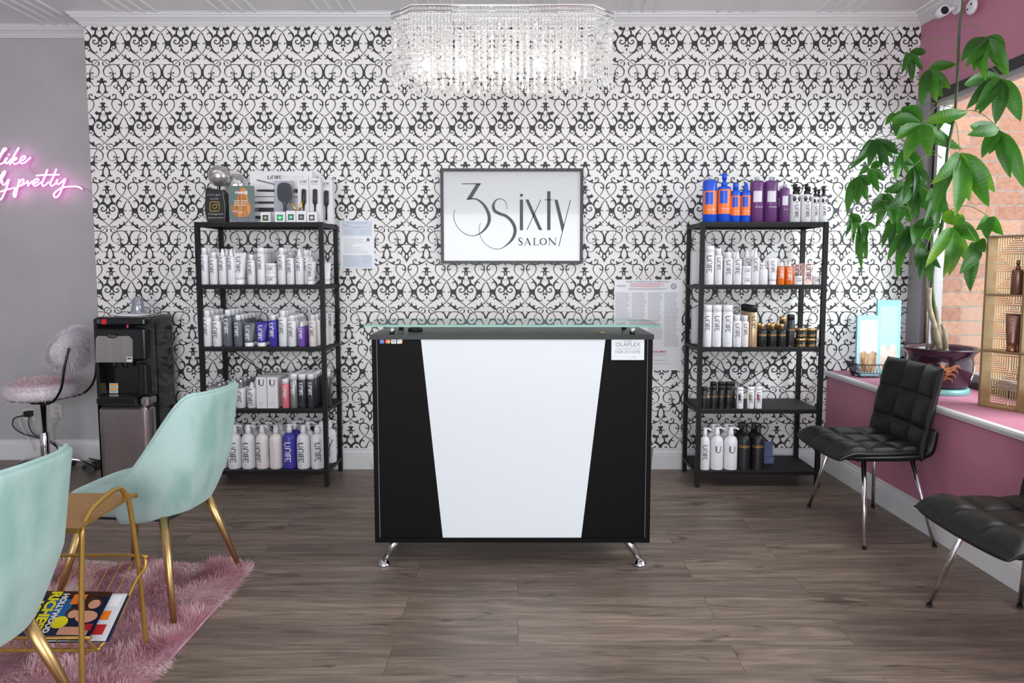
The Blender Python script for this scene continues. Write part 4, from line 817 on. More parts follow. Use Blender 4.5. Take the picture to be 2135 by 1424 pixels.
def lettering(name, rad, ztop, size, mat, par, mode='v', off=0.0, text=None, extra=True, w=.05):
    mb = MB()
    def f(x, z):
        rx_, ry_ = rad(z); x = max(-rx_*.97, min(rx_*.97, x)); return (x, -ry_*math.sqrt(max(0, 1-(x/rx_)**2))-.0007, z)
    if text is None and mode == 'v':
        for q_ in GP: flat([[(off + (p[1]-.5)*size, ztop - p[0]*size*1.12) for p in q_]], f, mb)
    elif text is None:
        for q_ in GP: flat([[(off + (p[0]-1.55)*size*.62, ztop + (p[1]-1)*size*.9) for p in q_]], f, mb)
    elif text == 'U':
        for q_ in ribbon([(0,1,.2),(0,.6,.22),(0,.3,.22),(.12,.08,.14),(.35,0,.12),(.6,.15,.12),(.68,.4,.12),(.68,.7,.12),(.68,1,.12)], 3): flat([[(off+(p[0]-.34)*size, ztop+(p[1]-1)*size) for p in q_]], f, mb)
    elif mode == 'v': put_text(mb, text, lambda x, y_: f(off + y_*1.0, ztop - x), size, .5*size*len(text)*.6, 0, 0, .02)
    else: put_text(mb, text, f, size, off, ztop, 0, .02)
    if extra:
        zz = .15*ztop/.8
        flat([[(off-w*.3, zz), (off+w*.1, zz), (off+w*.1, zz+.0012), (off-w*.3, zz+.0012)], [(off-w*.3, zz-.008), (off-w*.05, zz-.008), (off-w*.05, zz-.0068), (off-w*.3, zz-.0068)]], f, mb)
    return mb.build(name, mat, par, False)
WHT = M('white_plastic', (226, 226, 230), .32); WHC = M('white_cap_plastic', (235, 235, 238), .3)
COL = {'w': WHT, 'gy': M('slate_grey_plastic', (98, 104, 112), .35), 'in': M('indigo_plastic', (66, 56, 160), .35), 'pk': M('blush_white_plastic', (230, 223, 222), .32), 'bk': M('matt_black_plastic', (27, 27, 30), .42),
       'gd': M('champagne_gold', (205, 175, 140), .3, .5), 'or': M('amber_liquid', (228, 112, 30), .12), 'bl': M('cobalt_blue_plastic', (28, 82, 205), .3), 'pu': M('plum_plastic', (104, 58, 116), .32), 'lv': M('violet_clear_liquid', (120, 84, 170), .1),
       'gc': M('gold_cap', (222, 180, 128), .25, .8), 'cl': glass('clear_cap_plastic', (225, 228, 232), 2.5, .08, .35), 'sv': M('silver_cap', (190, 190, 194), .3, .7), 'sc': M('silver_grey_can', (150, 152, 156), .3, .5), 'dk': M('charcoal_can', (70, 72, 76), .3, .4), 'kp': M('coral_pink_can', (222, 120, 130), .3), 'og': M('orange_band', (240, 118, 45), .35), 'pc': M('pale_pink_carton', (232, 206, 200), .6), 'ca': M('white_carton', (222, 222, 224), .6)}
def make(style, w, h, col='w', cap='w', let='v', name=None, ink=INK, capw=.62, caph=.17, text=None):
    """one product at the origin, standing on z = 0; returns its root"""
    r = w/2; t = bpy.data.objects.new(name or 'bottle', None); C.objects.link(t); t.empty_display_size = .02
    m = COL[col]; mc = WHC if cap == 'w' else COL[cap]; rad = lambda z: (r, r)
    if style == 'cap':
        hc = h*caph; hb = h-hc; cr_ = r*capw
        MB().lathe([(r*.9, 0), (r, .003), (r, hb-.014), (r*.94, hb-.007), (r*.75, hb-.002), (cr_*.9, hb)], 18).build('bottle_body', m, t)
        MB().lathe([(cr_, hb), (cr_, h-.002), (cr_*.93, h)], 16).build('cap', mc, t)
    elif style == 'aero':
        hc = h*.16; hb = h-hc
        MB().lathe([(r*.93, 0), (r, .003), (r, hb-.001), (r*.97, hb)], 18).build('can_body', m, t)
        MB().lathe([(r*.97, hb), (r*.97, h-.006), (r*.9, h-.001), (r*.5, h)], 18).build('cap', mc, t)
    elif style == 'nozzle':
        hb = h*.80
        MB().lathe([(r*.9, 0), (r, .003), (r, hb-.016), (r*.9, hb-.006), (r*.6, hb)], 18).build('bottle_body', m, t)
        MB().lathe([(r*.55, hb), (r*.52, hb+.004), (r*.42, h-.022), (r*.30, h-.002), (r*.24, h)], 16).build('spray_cap', mc, t)
    elif style == 'sprayer':
        hb = h*.74
        MB().lathe([(r*.9, 0), (r, .003), (r, hb-.016), (r*.9, hb-.005), (r*.42, hb)], 18).build('bottle_body', m, t)
        mb = MB().lathe([(r*.45, hb), (r*.45, hb+h*.08), (r*.25, hb+h*.09), (r*.25, hb+h*.14)], 14).lathe([(r*.36, hb+h*.14), (r*.36, h), (r*.25, h)], 14); mb.box(-r*.75, -r*.1, -r*.2, r*.2, h-.012, h-.004); mb.build('spray_head', mc, t)
    elif style == 'pump':
        hb = h*.80
        MB().lathe([(r*.9, 0), (r*.98, .003), (r, .012), (r, hb*.78), (r*.97, hb*.86), (r*.82, hb*.94), (r*.5, hb*.985), (r*.36, hb)], 24).build('bottle_body', m, t)
        mb = MB().lathe([(r*.40, hb), (r*.40, hb+h*.10), (r*.34, hb+h*.11), (r*.34, h-.006), (r*.28, h)], 16)
        mb.tube(cr([(0, 0, h-.010), (r*.45, -.003, h-.006), (r*.9, -.006, h-.010), (r*1.1, -.008, h-.018)], 3), [.008]*7+[.006]*3 if False else .0062, 8); mb.build('pump_head', mc, t)
    elif style == 'tube':
        hc = h*.17; nn = 10; mb = MB(); seg = 20; rt = r
        rb = r*.72
        prof = []; vs = []
        for k in range(nn+1):
            z = hc + (h-hc)*k/nn; s_ = k/nn; rxx = rb + (rt-rb)*s_**.8; ryy = rb*(1-s_**1.3) + .0022
            for a in range(seg): vs.append((rxx*math.cos(2*PI*a/seg), ryy*math.sin(2*PI*a/seg), z))
        fs = [[k*seg+a, k*seg+(a+1) % seg, (k+1)*seg+(a+1) % seg, (k+1)*seg+a] for k in range(nn) for a in range(seg)] + [[nn*seg+a for a in range(seg)], [a for a in range(seg)][::-1]]
        mb.add(vs, fs, 0, True); mb.build('tube_body', m, t)
        MB().lathe([(rb*.98, 0), (rb, .002), (rb, hc)], 18).build('cap', mc, t)
        def rad(z):
            s_ = max(0, min(1, (z-hc)/(h-hc))); return (rb + (rt-rb)*s_**.8, rb*(1-s_**1.3)+.0024)
    elif style == 'jar':
        hl = h*.28
        MB().lathe([(r*.95, 0), (r, .002), (r, h-hl)], 20).build('jar_body', m, t)
        MB().lathe([(r*1.02, h-hl), (r*1.02, h-.002), (r*.97, h)], 20).build('lid', mc, t)
    elif style == 'box':
        MB().box(-r, r, -r*.9, r*.9, 0, h).build('carton', m, t); rad = lambda z: (r*40, r*.9)
    if style == 'box' and let: 
        lettering('lettering', rad, h*.93, w*.62, INKD, t, 'v', 0, 'U' if let == 'U' else None, True, w)
        if let == 'U' and False: pass
    elif let == 'v': lettering('lettering', rad, h*(.74 if style not in ('pump', 'tube') else (.60 if style == 'pump' else .86)), w*.46 if style not in ('pump', 'tube') else (w*.42 if style == 'pump' else min(w*.34, h*.17)), ink, t, 'v', -w*.08, None, True, w)
    elif let == 'h': lettering('lettering', rad, h*.62, w*.30, ink, t, 'h', 0, None, False, w)
    elif let == 'U': lettering('lettering', rad, h*.58, w*.5, ink, t, 'h', 0, 'U', True, w)
    elif let == 'go': lettering('lettering', rad, h*(.55 if style != 'jar' else .3), w*.30, GOLD, t, 'h', w*.0, 'GO24\u00b77', True, w)
    return t
PROTO = {}
def place(key, loc, label, cat, group=None, rz=0.0):
    """key = argument tuple for make(); the first use is the original, later ones copies"""
    k = repr(key)
    if k not in PROTO: kw = dict(key[-1]) if isinstance(key[-1], dict) else {}; a = key[:-1] if isinstance(key[-1], dict) else key; o = make(*a, **kw); PROTO[k] = o
    else: o = copy_tree(PROTO[k])
    o.location = loc; o.rotation_euler = (0, 0, rz); o['label'] = label; o['category'] = cat
    if group: o['group'] = group
    elif 'group' in o: del o['group']
    return o
ORD = ['first', 'second', 'third', 'fourth', 'fifth', 'sixth', 'seventh', 'eighth', 'ninth', 'tenth', 'eleventh', 'twelfth', 'thirteenth', 'fourteenth', 'fifteenth']
K = 4.27/1423*.9985
def row(rackname, shelf, z, y0, items, behindcat='bottle', y_lim=4.56):
    """items: (px, width px, height px, style, colour, cap, lettering, adjective, noun, n_behind, options)"""
    for i, it in enumerate(items):
        px, wp, hp, style, col, cap, let, adj, n_b = it[:9]; opt = it[9] if len(it) > 9 else {}
        noun = {'pump': 'pump bottle', 'tube': 'tube', 'jar': 'jar', 'box': 'carton', 'aero': 'aerosol can', 'nozzle': 'spray bottle', 'sprayer': 'spray bottle'}.get(style, 'bottle')
        w, h = wp*K, hp*K; yy = y0 + w/2 + .004; dy0 = opt.pop('dy', 0) if opt else 0; st_n = opt.pop('stack', 1) if opt else 1; dx = opt.pop('dx', 0) if opt else 0; rzz = opt.pop('rz', 0) if opt else 0
        kw = dict(opt); kw['name'] = noun.replace(' ', '_'); key = (style, round(w, 4), round(h, 4), col, cap, let, kw)
        yy += dy0; x = XP(px, yy, z+.1)
        cat = {'pump': 'bottle', 'tube': 'tube', 'jar': 'jar', 'box': 'box', 'aero': 'spray can'}.get(style, 'bottle')
        place(key, (x, yy, z), f'{adj} {noun}, {ORD[i]} from the left, front of the {rackname} {shelf} shelf', cat, f'products on the {rackname} {shelf} shelf', rzz)
        for s_ in range(1, st_n): place(key, (x, yy, z + h*s_), f'{adj} {noun} stacked atop its twin, {ORD[i]} along, {rackname} {shelf} shelf', cat, f'products on the {rackname} {shelf} shelf', rzz)
        for b in range(n_b):
            yb = yy + (b+1)*(w+.006)
            if yb + w/2 > y_lim: break
            place(key, (x + dx*(b+1), yb, z), f'{adj} {noun}, {ORD[b+1]} row, behind the {ORD[i]} front item, {rackname} {shelf} shelf', cat, f'rows behind the front on the {rackname} {shelf} shelf', rzz)
L_ = 'left rack'; R_ = 'right rack'
y0 = RY0 + .014
row(L_, 'second', LV[1], y0, [
 (426.5, 18, 76, 'cap', 'w', 'w', 'v', 'tall white capped', 3), (446, 17, 67, 'cap', 'w', 'w', 'v', 'shorter white capped', 3), (465, 17, 74, 'nozzle', 'w', 'w', 'v', 'white pointed-nozzle', 3), (482.5, 15.5, 73, 'nozzle', 'w', 'w', 'v', 'slim white nozzle', 3),
 (501, 27, 66, 'tube', 'w', 'w', 'v', 'wide white', 2), (524.5, 16.5, 62, 'cap', 'w', 'w', 'v', 'short white capped', 3), (545, 16.5, 76, 'aero', 'w', 'w', 'v', 'slim white', 3), (566, 23, 22, 'jar', 'w', 'w', 'h', 'squat white', 2, {'stack': 2}),
 (588, 17, 76, 'cap', 'w', 'w', 'v', 'tall wide-necked', 3), (606, 16.5, 67, 'cap', 'w', 'cl', 'v', 'white clear-capped', 3), (624.5, 17, 73, 'nozzle', 'w', 'w', 'v', 'white misting', 3), (648, 22, 48, 'tube', 'w', 'w', 'v', 'small white', 0), (680, 21, 46, 'tube', 'w', 'w', None, 'plain white', 0, {'dy': .12})])
for b in range(2): place(('cap', .050, .215, 'w', 'w', 'v', {'name': 'bottle'}), (XP(641, y0+.1, 1.4), y0+.075+b*.06, LV[1]), ('nearer', 'farther')[b] + ' white bottle half hidden behind the small white tube, left rack second shelf', 'bottle', 'bottles behind the small tube')
row(L_, 'third', LV[2], y0, [
 (432.5, 20, 75, 'cap', 'w', 'w', 'v', 'tall white capped', 3), (453.5, 19, 65, 'cap', 'w', 'w', 'v', 'shorter white capped', 3), (476, 19, 77, 'cap', 'gy', 'w', 'v', 'tall slate grey', 3, {'ink': INKW}), (497, 17.5, 66, 'cap', 'gy', 'w', 'v', 'short slate grey', 4, {'ink': INKW}),
 (519.5, 26, 49, 'tube', 'gy', 'w', 'v', 'slate grey', 2, {'ink': INKW}), (546, 26, 50, 'tube', 'in', 'w', 'v', 'indigo blue', 1, {'ink': INKW}), (570, 18.5, 66, 'cap', 'in', 'w', 'v', 'indigo blue', 2, {'ink': INKW}), (590.5, 18.5, 75, 'cap', 'w', 'w', 'v', 'tall wide-necked', 3),
 (609.5, 18, 65, 'cap', 'w', 'w', 'v', 'white capped', 3), (629, 14, 52, 'nozzle', 'lv', 'w', 'v', 'clear violet', 2, {'ink': INKW}), (653, 17.5, 66, 'cap', 'pk', 'w', 'v', 'blush tinted', 2)])
for b in range(2): place(('box', .036, .205, 'ca', 'w', 'v', {'name': 'carton'}), (XP(678+b*10, 4.36+b*.07, 1.0), 4.36+b*.07, LV[2]), ('white' if b == 0 else 'rear white') + ' carton behind the right front post, left rack third shelf', 'box', 'cartons at the right end of the left rack')
row(L_, 'fourth', LV[3], y0, [
 (437.5, 19.5, 51, 'cap', 'pk', 'sv', 'v', 'blush silver-capped', 3, {'capw': .4, 'caph': .22}), (458, 19.5, 51, 'cap', 'w', 'sv', 'v', 'white silver-capped', 3, {'capw': .4, 'caph': .22}), (480, 19.5, 55, 'cap', 'w', 'sv', 'v', 'white silver-topped', 3, {'capw': .4, 'caph': .22}), (503, 20, 59, 'cap', 'w', 'sv', 'v', 'white silver-necked', 3, {'capw': .4, 'caph': .28}),
 (526, 21, 54, 'nozzle', 'w', 'w', 'v', 'white', 2), (549, 21.5, 66, 'box', 'ca', 'w', 'U', 'white U-marked', 2), (571.5, 21.5, 66, 'box', 'ca', 'w', 'U', 'white U-marked', 2), (596, 15.5, 62, 'aero', 'kp', 'w', 'v', 'coral pink', 2, {'ink': INKW}), (613.5, 16, 73, 'aero', 'sc', 'w', 'v', 'silver grey', 3, {'ink': INKW}),
 (631, 16.5, 72, 'aero', 'dk', 'w', 'v', 'charcoal', 3, {'ink': INKW}), (649.5, 16.5, 73, 'aero', 'dk', 'w', 'v', 'darker charcoal', 3, {'ink': INKW})])
for b in range(3): place(('aero', .049, .225, 'dk', 'w', 'v', {'name': 'aerosol_can', 'ink': INKW}), (XP(682, 4.32+b*.06, .6), 4.32+b*.06, LV[3]), ('first', 'second', 'third')[b] + ' charcoal can from the front beyond the right post, left rack fourth shelf', 'spray can', 'charcoal cans at the right end of the left rack')
row(L_, 'bottom', LV[4], y0, [
 (460, 28, 94, 'pump', 'w', 'w', 'v', 'large white', 0), (490, 28.5, 94, 'pump', 'w', 'w', 'v', 'large white', 0, {'rz': .2}), (519, 28.5, 94, 'pump', 'w', 'w', 'v', 'large white', 1), (548, 27.5, 94, 'pump', 'pk', 'w', 'v', 'large blush', 1, {'rz': -.3}), (576, 27.5, 94, 'pump', 'pk', 'w', 'v', 'large cream', 1, {'rz': -1.2}),
 (604.5, 28.5, 96, 'pump', 'in', 'w', 'v', 'large indigo', 1, {'ink': INKW, 'rz': .15}), (633.5, 28.5, 94, 'pump', 'w', 'w', 'v', 'large white', 1), (662, 27, 94, 'pump', 'w', 'w', 'v', 'large white', 1, {'rz': .5})])
place(('pump', .085, .28, 'w', 'w', 'v', {'name': 'pump_bottle'}), (XP(688, 4.42, .2), 4.42, LV[4]), 'large white pump bottle seen beyond the right front post, left rack bottom shelf', 'bottle')
# ---- right rack
y0 = 4.215 + .014
def band(root, r, z0, z1, mat, name='label_band', a0=-1.3, a1=1.1, mb=None):
    mb = MB(); n = 12; vs = []
    for k in range(n+1):
        a = a0 + (a1-a0)*k/n; vs += [(r*1.012*math.sin(a), -r*1.012*math.cos(a), z0), (r*1.012*math.sin(a), -r*1.012*math.cos(a), z1)]
    mb.add(vs, [(2*k, 2*k+2, 2*k+3, 2*k+1) for k in range(n)], 0, True); return mb.build(name, mat, root, False)
def big(style, px, wp, hp, col, cap, lab, kind, y=y0, **kw):
    w, h = wp*K, hp*K; o = make(style, w, h, col, cap, None, name='bottle', **kw); r = w/2; yy = y + r + .004
    if kind == 'blue':
        band(o, r, h*.17, h*.67, COL['og']); b2 = band(o, r*1.004, h*.38, h*.64, COL['bl'], 'label_square', -.9, .25)
        lettering('lettering', lambda z: (r*1.02, r*1.02), h*.27, w*.10, INKW, o, 'h', w*.04, 'NO ORANGE', False)
    if kind == 'purple':
        band(o, r, h*.44, h*.68, M('white_label', (215, 212, 222), .4), 'label_square', -.8, .45)
        lettering('lettering', lambda z: (r*1.02, r*1.02), h*.33, w*.10, INKW, o, 'h', w*.04, 'NO YELLOW', False)
    if kind == 'dog':
        rr = lambda z: (r*1.0, r*1.0); lettering('lettering', rr, h*.44, w*.34, INKD, o, 'v', 0, None, True, w)
        mb = MB(); f = lambda x, z: (x, -r*math.sqrt(max(0, 1-(x/r)**2))-.0008, z); c = h*.575
        for s_ in (-1, 1): flat([[(s_*r*.10, c+r*.25), (s_*r*.30, c+r*.62), (s_*r*.55, c+r*.85), (s_*r*.72, c+r*.5), (s_*r*.70, c), (s_*r*.5, c-r*.35), (s_*r*.25, c-r*.15)]], f, mb)
        flat(disc2(0, c-r*.38, r*.12, 8) + ribbon([(-r*.3, c-r*.6, r*.05), (0, c-r*.48, r*.05), (r*.3, c-r*.6, r*.05)], 3), f, mb); mb.build('dog_drawing', INKD, o, False)
    o.location = (XP(px, yy, 1.75), yy, LV[0]); return tag(o, lab, 'bottle', 'products on top of the right rack')
big('cap', 1479, 29, 95, 'bl', 'cl', 'large blue bottle with orange label and clear cap, far left atop the right rack', 'blue', capw=.34, caph=.08)
big('sprayer', 1509, 28, 100, 'bl', 'bl', 'large cobalt blue bottle with orange label and blue pump top, on the right rack', 'blue')
big('cap', 1533, 20.5, 80, 'bl', 'bl', 'small cobalt blue bottle with wide blue cap, beside the large blue bottles', 'blue', capw=.55, caph=.18)
big('nozzle', 1554, 20.5, 81, 'bl', 'bl', 'small cobalt blue bottle with pointed nozzle, next to the plum bottles', 'blue')
big('cap', 1577, 28, 93, 'pu', 'cl', 'large plum bottle with plain white square label, on top of the right rack', 'purple', capw=.34, caph=.08)
big('cap', 1606, 28, 93, 'pu', 'cl', 'large plum bottle, second of the two large ones on the right rack', 'purple', capw=.34, caph=.08)
big('cap', 1635, 18.5, 78, 'pu', 'cl', 'small plum bottle beside the white dog-drawing bottles', 'purple', capw=.42, caph=.10)
big('cap', 1627, 18.5, 76, 'pu', 'cl', 'small plum bottle hidden behind the other small plum bottle', 'purple', y=y0+.08, capw=.42, caph=.10)
big('sprayer', 1657, 22, 78, 'w', 'bk', 'white dog-drawing spray bottle, first of the two taller ones', 'dog')
big('sprayer', 1680, 21, 78, 'w', 'bk', 'white dog-drawing spray bottle, second of the two taller ones', 'dog')
big('sprayer', 1699, 16, 71, 'w', 'bk', 'short white dog-drawing spray bottle, second from the right end', 'dog')
big('sprayer', 1716, 16, 72, 'w', 'bk', 'short white dog-drawing spray bottle at the right end of the right rack', 'dog')
big('sprayer', 1663, 21, 76, 'w', 'bk', 'white spray bottle with black head behind the first tall dog-drawing bottle', 'none', y=y0+.09)
big('sprayer', 1685, 21, 76, 'w', 'bk', 'white spray bottle with black head behind the second tall dog-drawing bottle', 'none', y=y0+.09)
big('sprayer', 1706, 16, 70, 'w', 'bk', 'short white spray bottle with black head behind the short dog-drawing bottles', 'none', y=y0+.07)
row(R_, 'second', LV[1]-.005, y0, [
 (1478, 21.5, 82, 'aero', 'w', 'w', 'v', 'broad white', 2), (1498, 16, 76, 'cap', 'w', 'w', 'v', 'slim white capped', 3), (1518, 18.5, 69, 'cap', 'w', 'w', 'v', 'white capped', 2), (1537, 18, 70, 'nozzle', 'w', 'w', 'v', 'white', 3), (1556.5, 18.5, 20, 'jar', 'w', 'w', 'h', 'squat white', 0, {'stack': 2}),
 (1574.5, 17, 74, 'nozzle', 'w', 'w', 'v', 'slim white', 3), (1592, 17, 47, 'sprayer', 'w', 'w', None, 'little white', 1), (1611.5, 20, 57, 'tube', 'w', 'w', 'v', 'white', 1), (1629, 14, 49, 'nozzle', 'or', 'w', 'v', 'amber orange', 1, {'ink': INKW}), (1645.5, 16.5, 49, 'nozzle', 'or', 'w', 'v', 'wider amber orange', 1, {'ink': INKW}),
 (1664, 18, 20, 'jar', 'w', 'w', 'h', 'small white', 0), (1683, 15.5, 46, 'box', 'pc', 'w', 'v', 'pale pink', 1), (1702.5, 17, 20, 'jar', 'w', 'w', 'h', 'small pale', 1)])
for b, px in enumerate((1557, 1562)): place(('nozzle', .051, .222, 'w', 'w', 'v', {'name': 'spray_bottle'}), (XP(px-4*b, y0+.09+b*.06, 1.4), y0+.09+b*.06, LV[1]-.005), ('white spray bottle standing behind the stacked white jars, right rack', 'rearmost white spray bottle behind the stacked white jars, right rack')[b], 'bottle', 'spray bottles behind the stacked jars')
for b, px in enumerate((1657, 1668)): place(('box', .040, .130, 'pc', 'w', 'v', {'name': 'carton'}), (XP(px, y0+.10, 1.4), y0+.085, LV[1]-.005), ('left', 'right')[b] + ' of two pale pink cartons behind the small white jar, right rack second shelf', 'box', 'pale pink cartons')
place(('box', .055, .215, 'ca', 'w', None, {'name': 'carton'}), (XP(1450, 4.46, 1.4), 4.46, LV[1]-.005), 'plain white carton at the rear left of the right rack second shelf', 'box')
row(R_, 'third', LV[2]-.011, y0, [
 (1474, 19, 91, 'aero', 'w', 'w', 'v', 'tall white', 2), (1494, 19.5, 91, 'aero', 'w', 'w', 'v', 'tall white', 2), (1516.5, 21, 91, 'aero', 'w', 'w', 'v', 'broad tall white', 2), (1537, 17.5, 70, 'cap', 'w', 'w', 'v', 'medium white', 2), (1553.5, 14.5, 69, 'cap', 'pk', 'w', 'v', 'slim blush', 2),
 (1570, 16.5, 90, 'aero', 'gd', 'bk', 'v', 'tall champagne gold', 3, {'ink': INKD}), (1589.5, 19, 51, 'cap', 'bk', 'gc', 'go', 'matt black gold-capped', 1, {'capw': .46, 'caph': .22}), (1610, 19, 51, 'cap', 'bk', 'gc', 'go', 'matt black gold-capped', 1, {'capw': .46, 'caph': .22}), (1630, 18.5, 51, 'cap', 'bk', 'gc', 'go', 'matt black gold-capped', 2, {'capw': .46, 'caph': .22}),
 (1648, 15.5, 71, 'aero', 'bk', 'bk', 'go', 'tall matt black', 0), (1670, 21, 21, 'jar', 'bk', 'gc', 'go', 'black gold-lidded', 1, {'stack': 2}), (1692.5, 20, 21, 'jar', 'bk', 'gc', 'go', 'black gold-lidded', 1, {'stack': 2})])
place(('box', .040, .275, 'ca', 'w', None, {'name': 'carton'}), (XP(1449, 4.44, 1.0), 4.44, LV[2]-.011), 'tall white carton at the rear left of the right rack third shelf', 'box')
place(('cap', .055, .19, 'bk', 'gc', None, {'name': 'bottle', 'capw': .8, 'caph': .2}), (XP(1634, 4.38, 1.0), 4.40, LV[2]-.011), 'taller black bottle with wide gold cap behind the black bottles', 'bottle')
row(R_, 'fourth', LV[3]-.004, y0, [
 (1468, 13, 47, 'aero', 'bk', 'bk', 'go', 'little black', 0), (1488, 13.5, 49, 'aero', 'bk', 'bk', 'go', 'little black', 0), (1504, 13, 49, 'aero', 'bk', 'bk', 'go', 'little black', 0), (1518.5, 13, 49, 'aero', 'bk', 'bk', 'go', 'little black', 0),
 (1543, 14, 46, 'aero', 'w', 'w', 'v', 'little white dark-striped', 0), (1565, 14.5, 47, 'aero', 'w', 'w', 'v', 'little white olive-striped', 0), (1581.5, 14.5, 48, 'aero', 'w', 'w', 'v', 'little white red-striped', 0)])
for px, c in ((1541.5, (50, 50, 52)), (1563.5, (120, 120, 60)), (1580, (165, 30, 45))):
    pass
for px, nm, c in ((1543, 'dark', (50, 50, 52)), (1565, 'olive', (120, 120, 60)), (1581.5, 'red', (165, 30, 45))):
    w_ = 14.5*K; yy = y0+w_/2+.004; x = XP(px, yy, .6); best = min([o for o in C.objects if o.parent is None and o.get('label', '').startswith('little white ' + nm)], key=lambda o: abs(o.location.x-x))
    band(best, w_/2*1.0, .055, .095, M('stripe_' + nm, c, .4), 'colour_stripe', -.75, -.1)
for b, px in enumerate((1487, 1501, 1514, 1520)): place(('aero', .041, .155, 'bk', 'bk', None, {'name': 'aerosol_can'}), (XP(px, y0+.13, .6)-.0 + b*.006, y0+.13+.0*b, LV[3]-.004), ('first', 'second', 'third', 'fourth')[b] + ' from the left of the black cans at the back, right rack fourth shelf', 'spray can', 'black cans at the back of the right rack')
row(R_, 'bottom', LV[4]-.009, y0, [
 (1469, 21, 92, 'pump', 'w', 'w', 'v', 'slimmer white', 0), (1494, 27, 93, 'pump', 'w', 'w', 'U', 'large white U-marked', 1, {'rz': 2.6 if False else 0}), (1522.5, 29, 93, 'pump', 'w', 'w', 'U', 'large white U-marked', 1), (1551, 26, 96, 'pump', 'bk', 'bk', 'go', 'large matt black', 1), (1579.5, 27, 96, 'pump', 'bk', 'bk', 'go', 'large matt black', 1)])
mb = MB().box(-.035, .035, -.02, .02, 0, .05).box(-.032, .032, -.001, .001, .05, .15); o = mb.build('counter_card', [M('blue_grey_acrylic', (96, 104, 140), .3)]); o.location = (XP(1601, 4.40, .2), 4.40, LV[4]-.009); tag(o, 'small blue grey display holder beside the black pump bottles', 'display')
# ---- top of the left rack
TZl = LV[0]; 
def pxbox(mb, x0, y0_, x1, y1_, Y, d, mi=0):
    a = P(x0, y1_, Y); c = P(x1, y0_, Y); mb.box(a.x, c.x, Y, Y+d, a.z, c.z, mi); return mb
# display board with styling tools
Yb = 4.47; bd = thing('display_board', 'large white board printed with styling tools behind the hair brushes', 'display board', tuple(P(590, 464, Yb)))
def bp_(name, mb, m, par=bd): o = mb.build(name, m, par); o.matrix_parent_inverse = Matrix.Translation(-bd.location) if par is bd else Matrix.Identity(4); return o
mb = MB(); a = P(524, 464, Yb); c = P(651, 357, Yb); mb.box(a.x, c.x, Yb, Yb+.03, TZl, c.z); bp_('board', mb, WHT)
mb = MB(); f = onplane(Yb, -.0006)
for q_ in GP: flat([[(559+p[0]*9.2, 373.5-p[1]*7.2) for p in q_]], f, mb)
put_text(mb, 'PRO SYSTEM', lambda x, y_: f(610+x, 370-y_), 6.5, 0, 0, 1, 0.0, width=46)
flat([[(560, 379), (633, 379), (633, 378.4), (560, 378.4)]], f, mb, 1)
for (x0, y0_, x1, y1_, mi) in ((534, 374, 572, 386, 3),): flat([[(534, 374), (540, 374.5), (573, 383), (573, 386), (536, 377)]], f, mb, mi)
flat([[(533, 397.5), (538, 395), (573, 395), (573, 400.5), (538, 399.5)], [(531, 409.5), (572, 409.5), (572, 411), (531, 411)], [(610, 410), (625, 410), (625, 411.5), (610, 411.5)], [(531, 420), (571, 420), (571, 425), (531, 425)], [(531, 433), (571, 433), (571, 441.5), (531, 441.5)], [(532, 450), (544, 450), (544, 457), (532, 457)], [(611, 394), (624, 394), (624, 402), (611, 402)]], f, mb, 2)
flat([[(531, 420), (539, 420), (539, 425), (531, 425)], [(531, 433), (539, 433), (539, 441.5), (531, 441.5)]], lambda x, y_: (f(x, y_)[0], f(x, y_)[1]-.0004, f(x, y_)[2]), mb, 3)
bp_('printed_tools', mb, [INKD, M('pale_print', (200, 202, 208), .5), M('print_black', (52, 52, 58), .5), M('print_grey', (120, 120, 126), .5)])
# paddle brush in clear box
Yp = 4.36; pb = thing('hair_brush', 'grey paddle hair brush in a clear box in front of the display board', 'hair brush', tuple(P(592, 464, Yp)))
def loc_(root): return lambda name, mb, m, par=None: (lambda o: (setattr(o, 'matrix_parent_inverse', Matrix.Translation(-root.location) if par is None else Matrix.Identity(4)), o)[1])(mb.build(name, m, par or root))
B_ = loc_(pb); cc = P(592.5, 401, Yp+.02); hr = P(592.5, 440, Yp+.02)
ol = [(.046*math.copysign(abs(math.cos(t*PI/16))**.7, math.cos(t*PI/16)), .062*math.copysign(abs(math.sin(t*PI/16))**.75, math.sin(t*PI/16))) for t in range(32)]
B_('brush_head', MB().prism([(cc.x+p[0], cc.z+p[1]) for p in ol], Yp+.02, Yp+.035, fr), M('grey_brush_pad', (88, 88, 92), .5))
mb = MB()
for i in range(-6, 7):
    for j in range(-9, 10):
        if (i/6.6)**4 + (j/9.5)**4 < 1: mb.tube([(cc.x+i*.0064, Yp+.02, cc.z+j*.006), (cc.x+i*.0064, Yp+.006, cc.z+j*.006+.002)], .0011, 4)
B_('bristles', mb, M('grey_bristle', (120, 120, 126), .35))
B_('handle', MB().tube([(cc.x, Yp+.028, cc.z-.055), (cc.x, Yp+.028, cc.z-.08), (cc.x, Yp+.028, TZl+.02)], [.020, .011, .011], 12), M('grey_brush_pad', (88, 88, 92), .5))
a = P(572, 463, Yp); c = P(610, 377, Yp); B_('clear_box', MB().box(a.x, c.x, Yp, Yp+.045, TZl+.001, c.z), glass('clear_packaging', (244, 246, 250), 1.6))
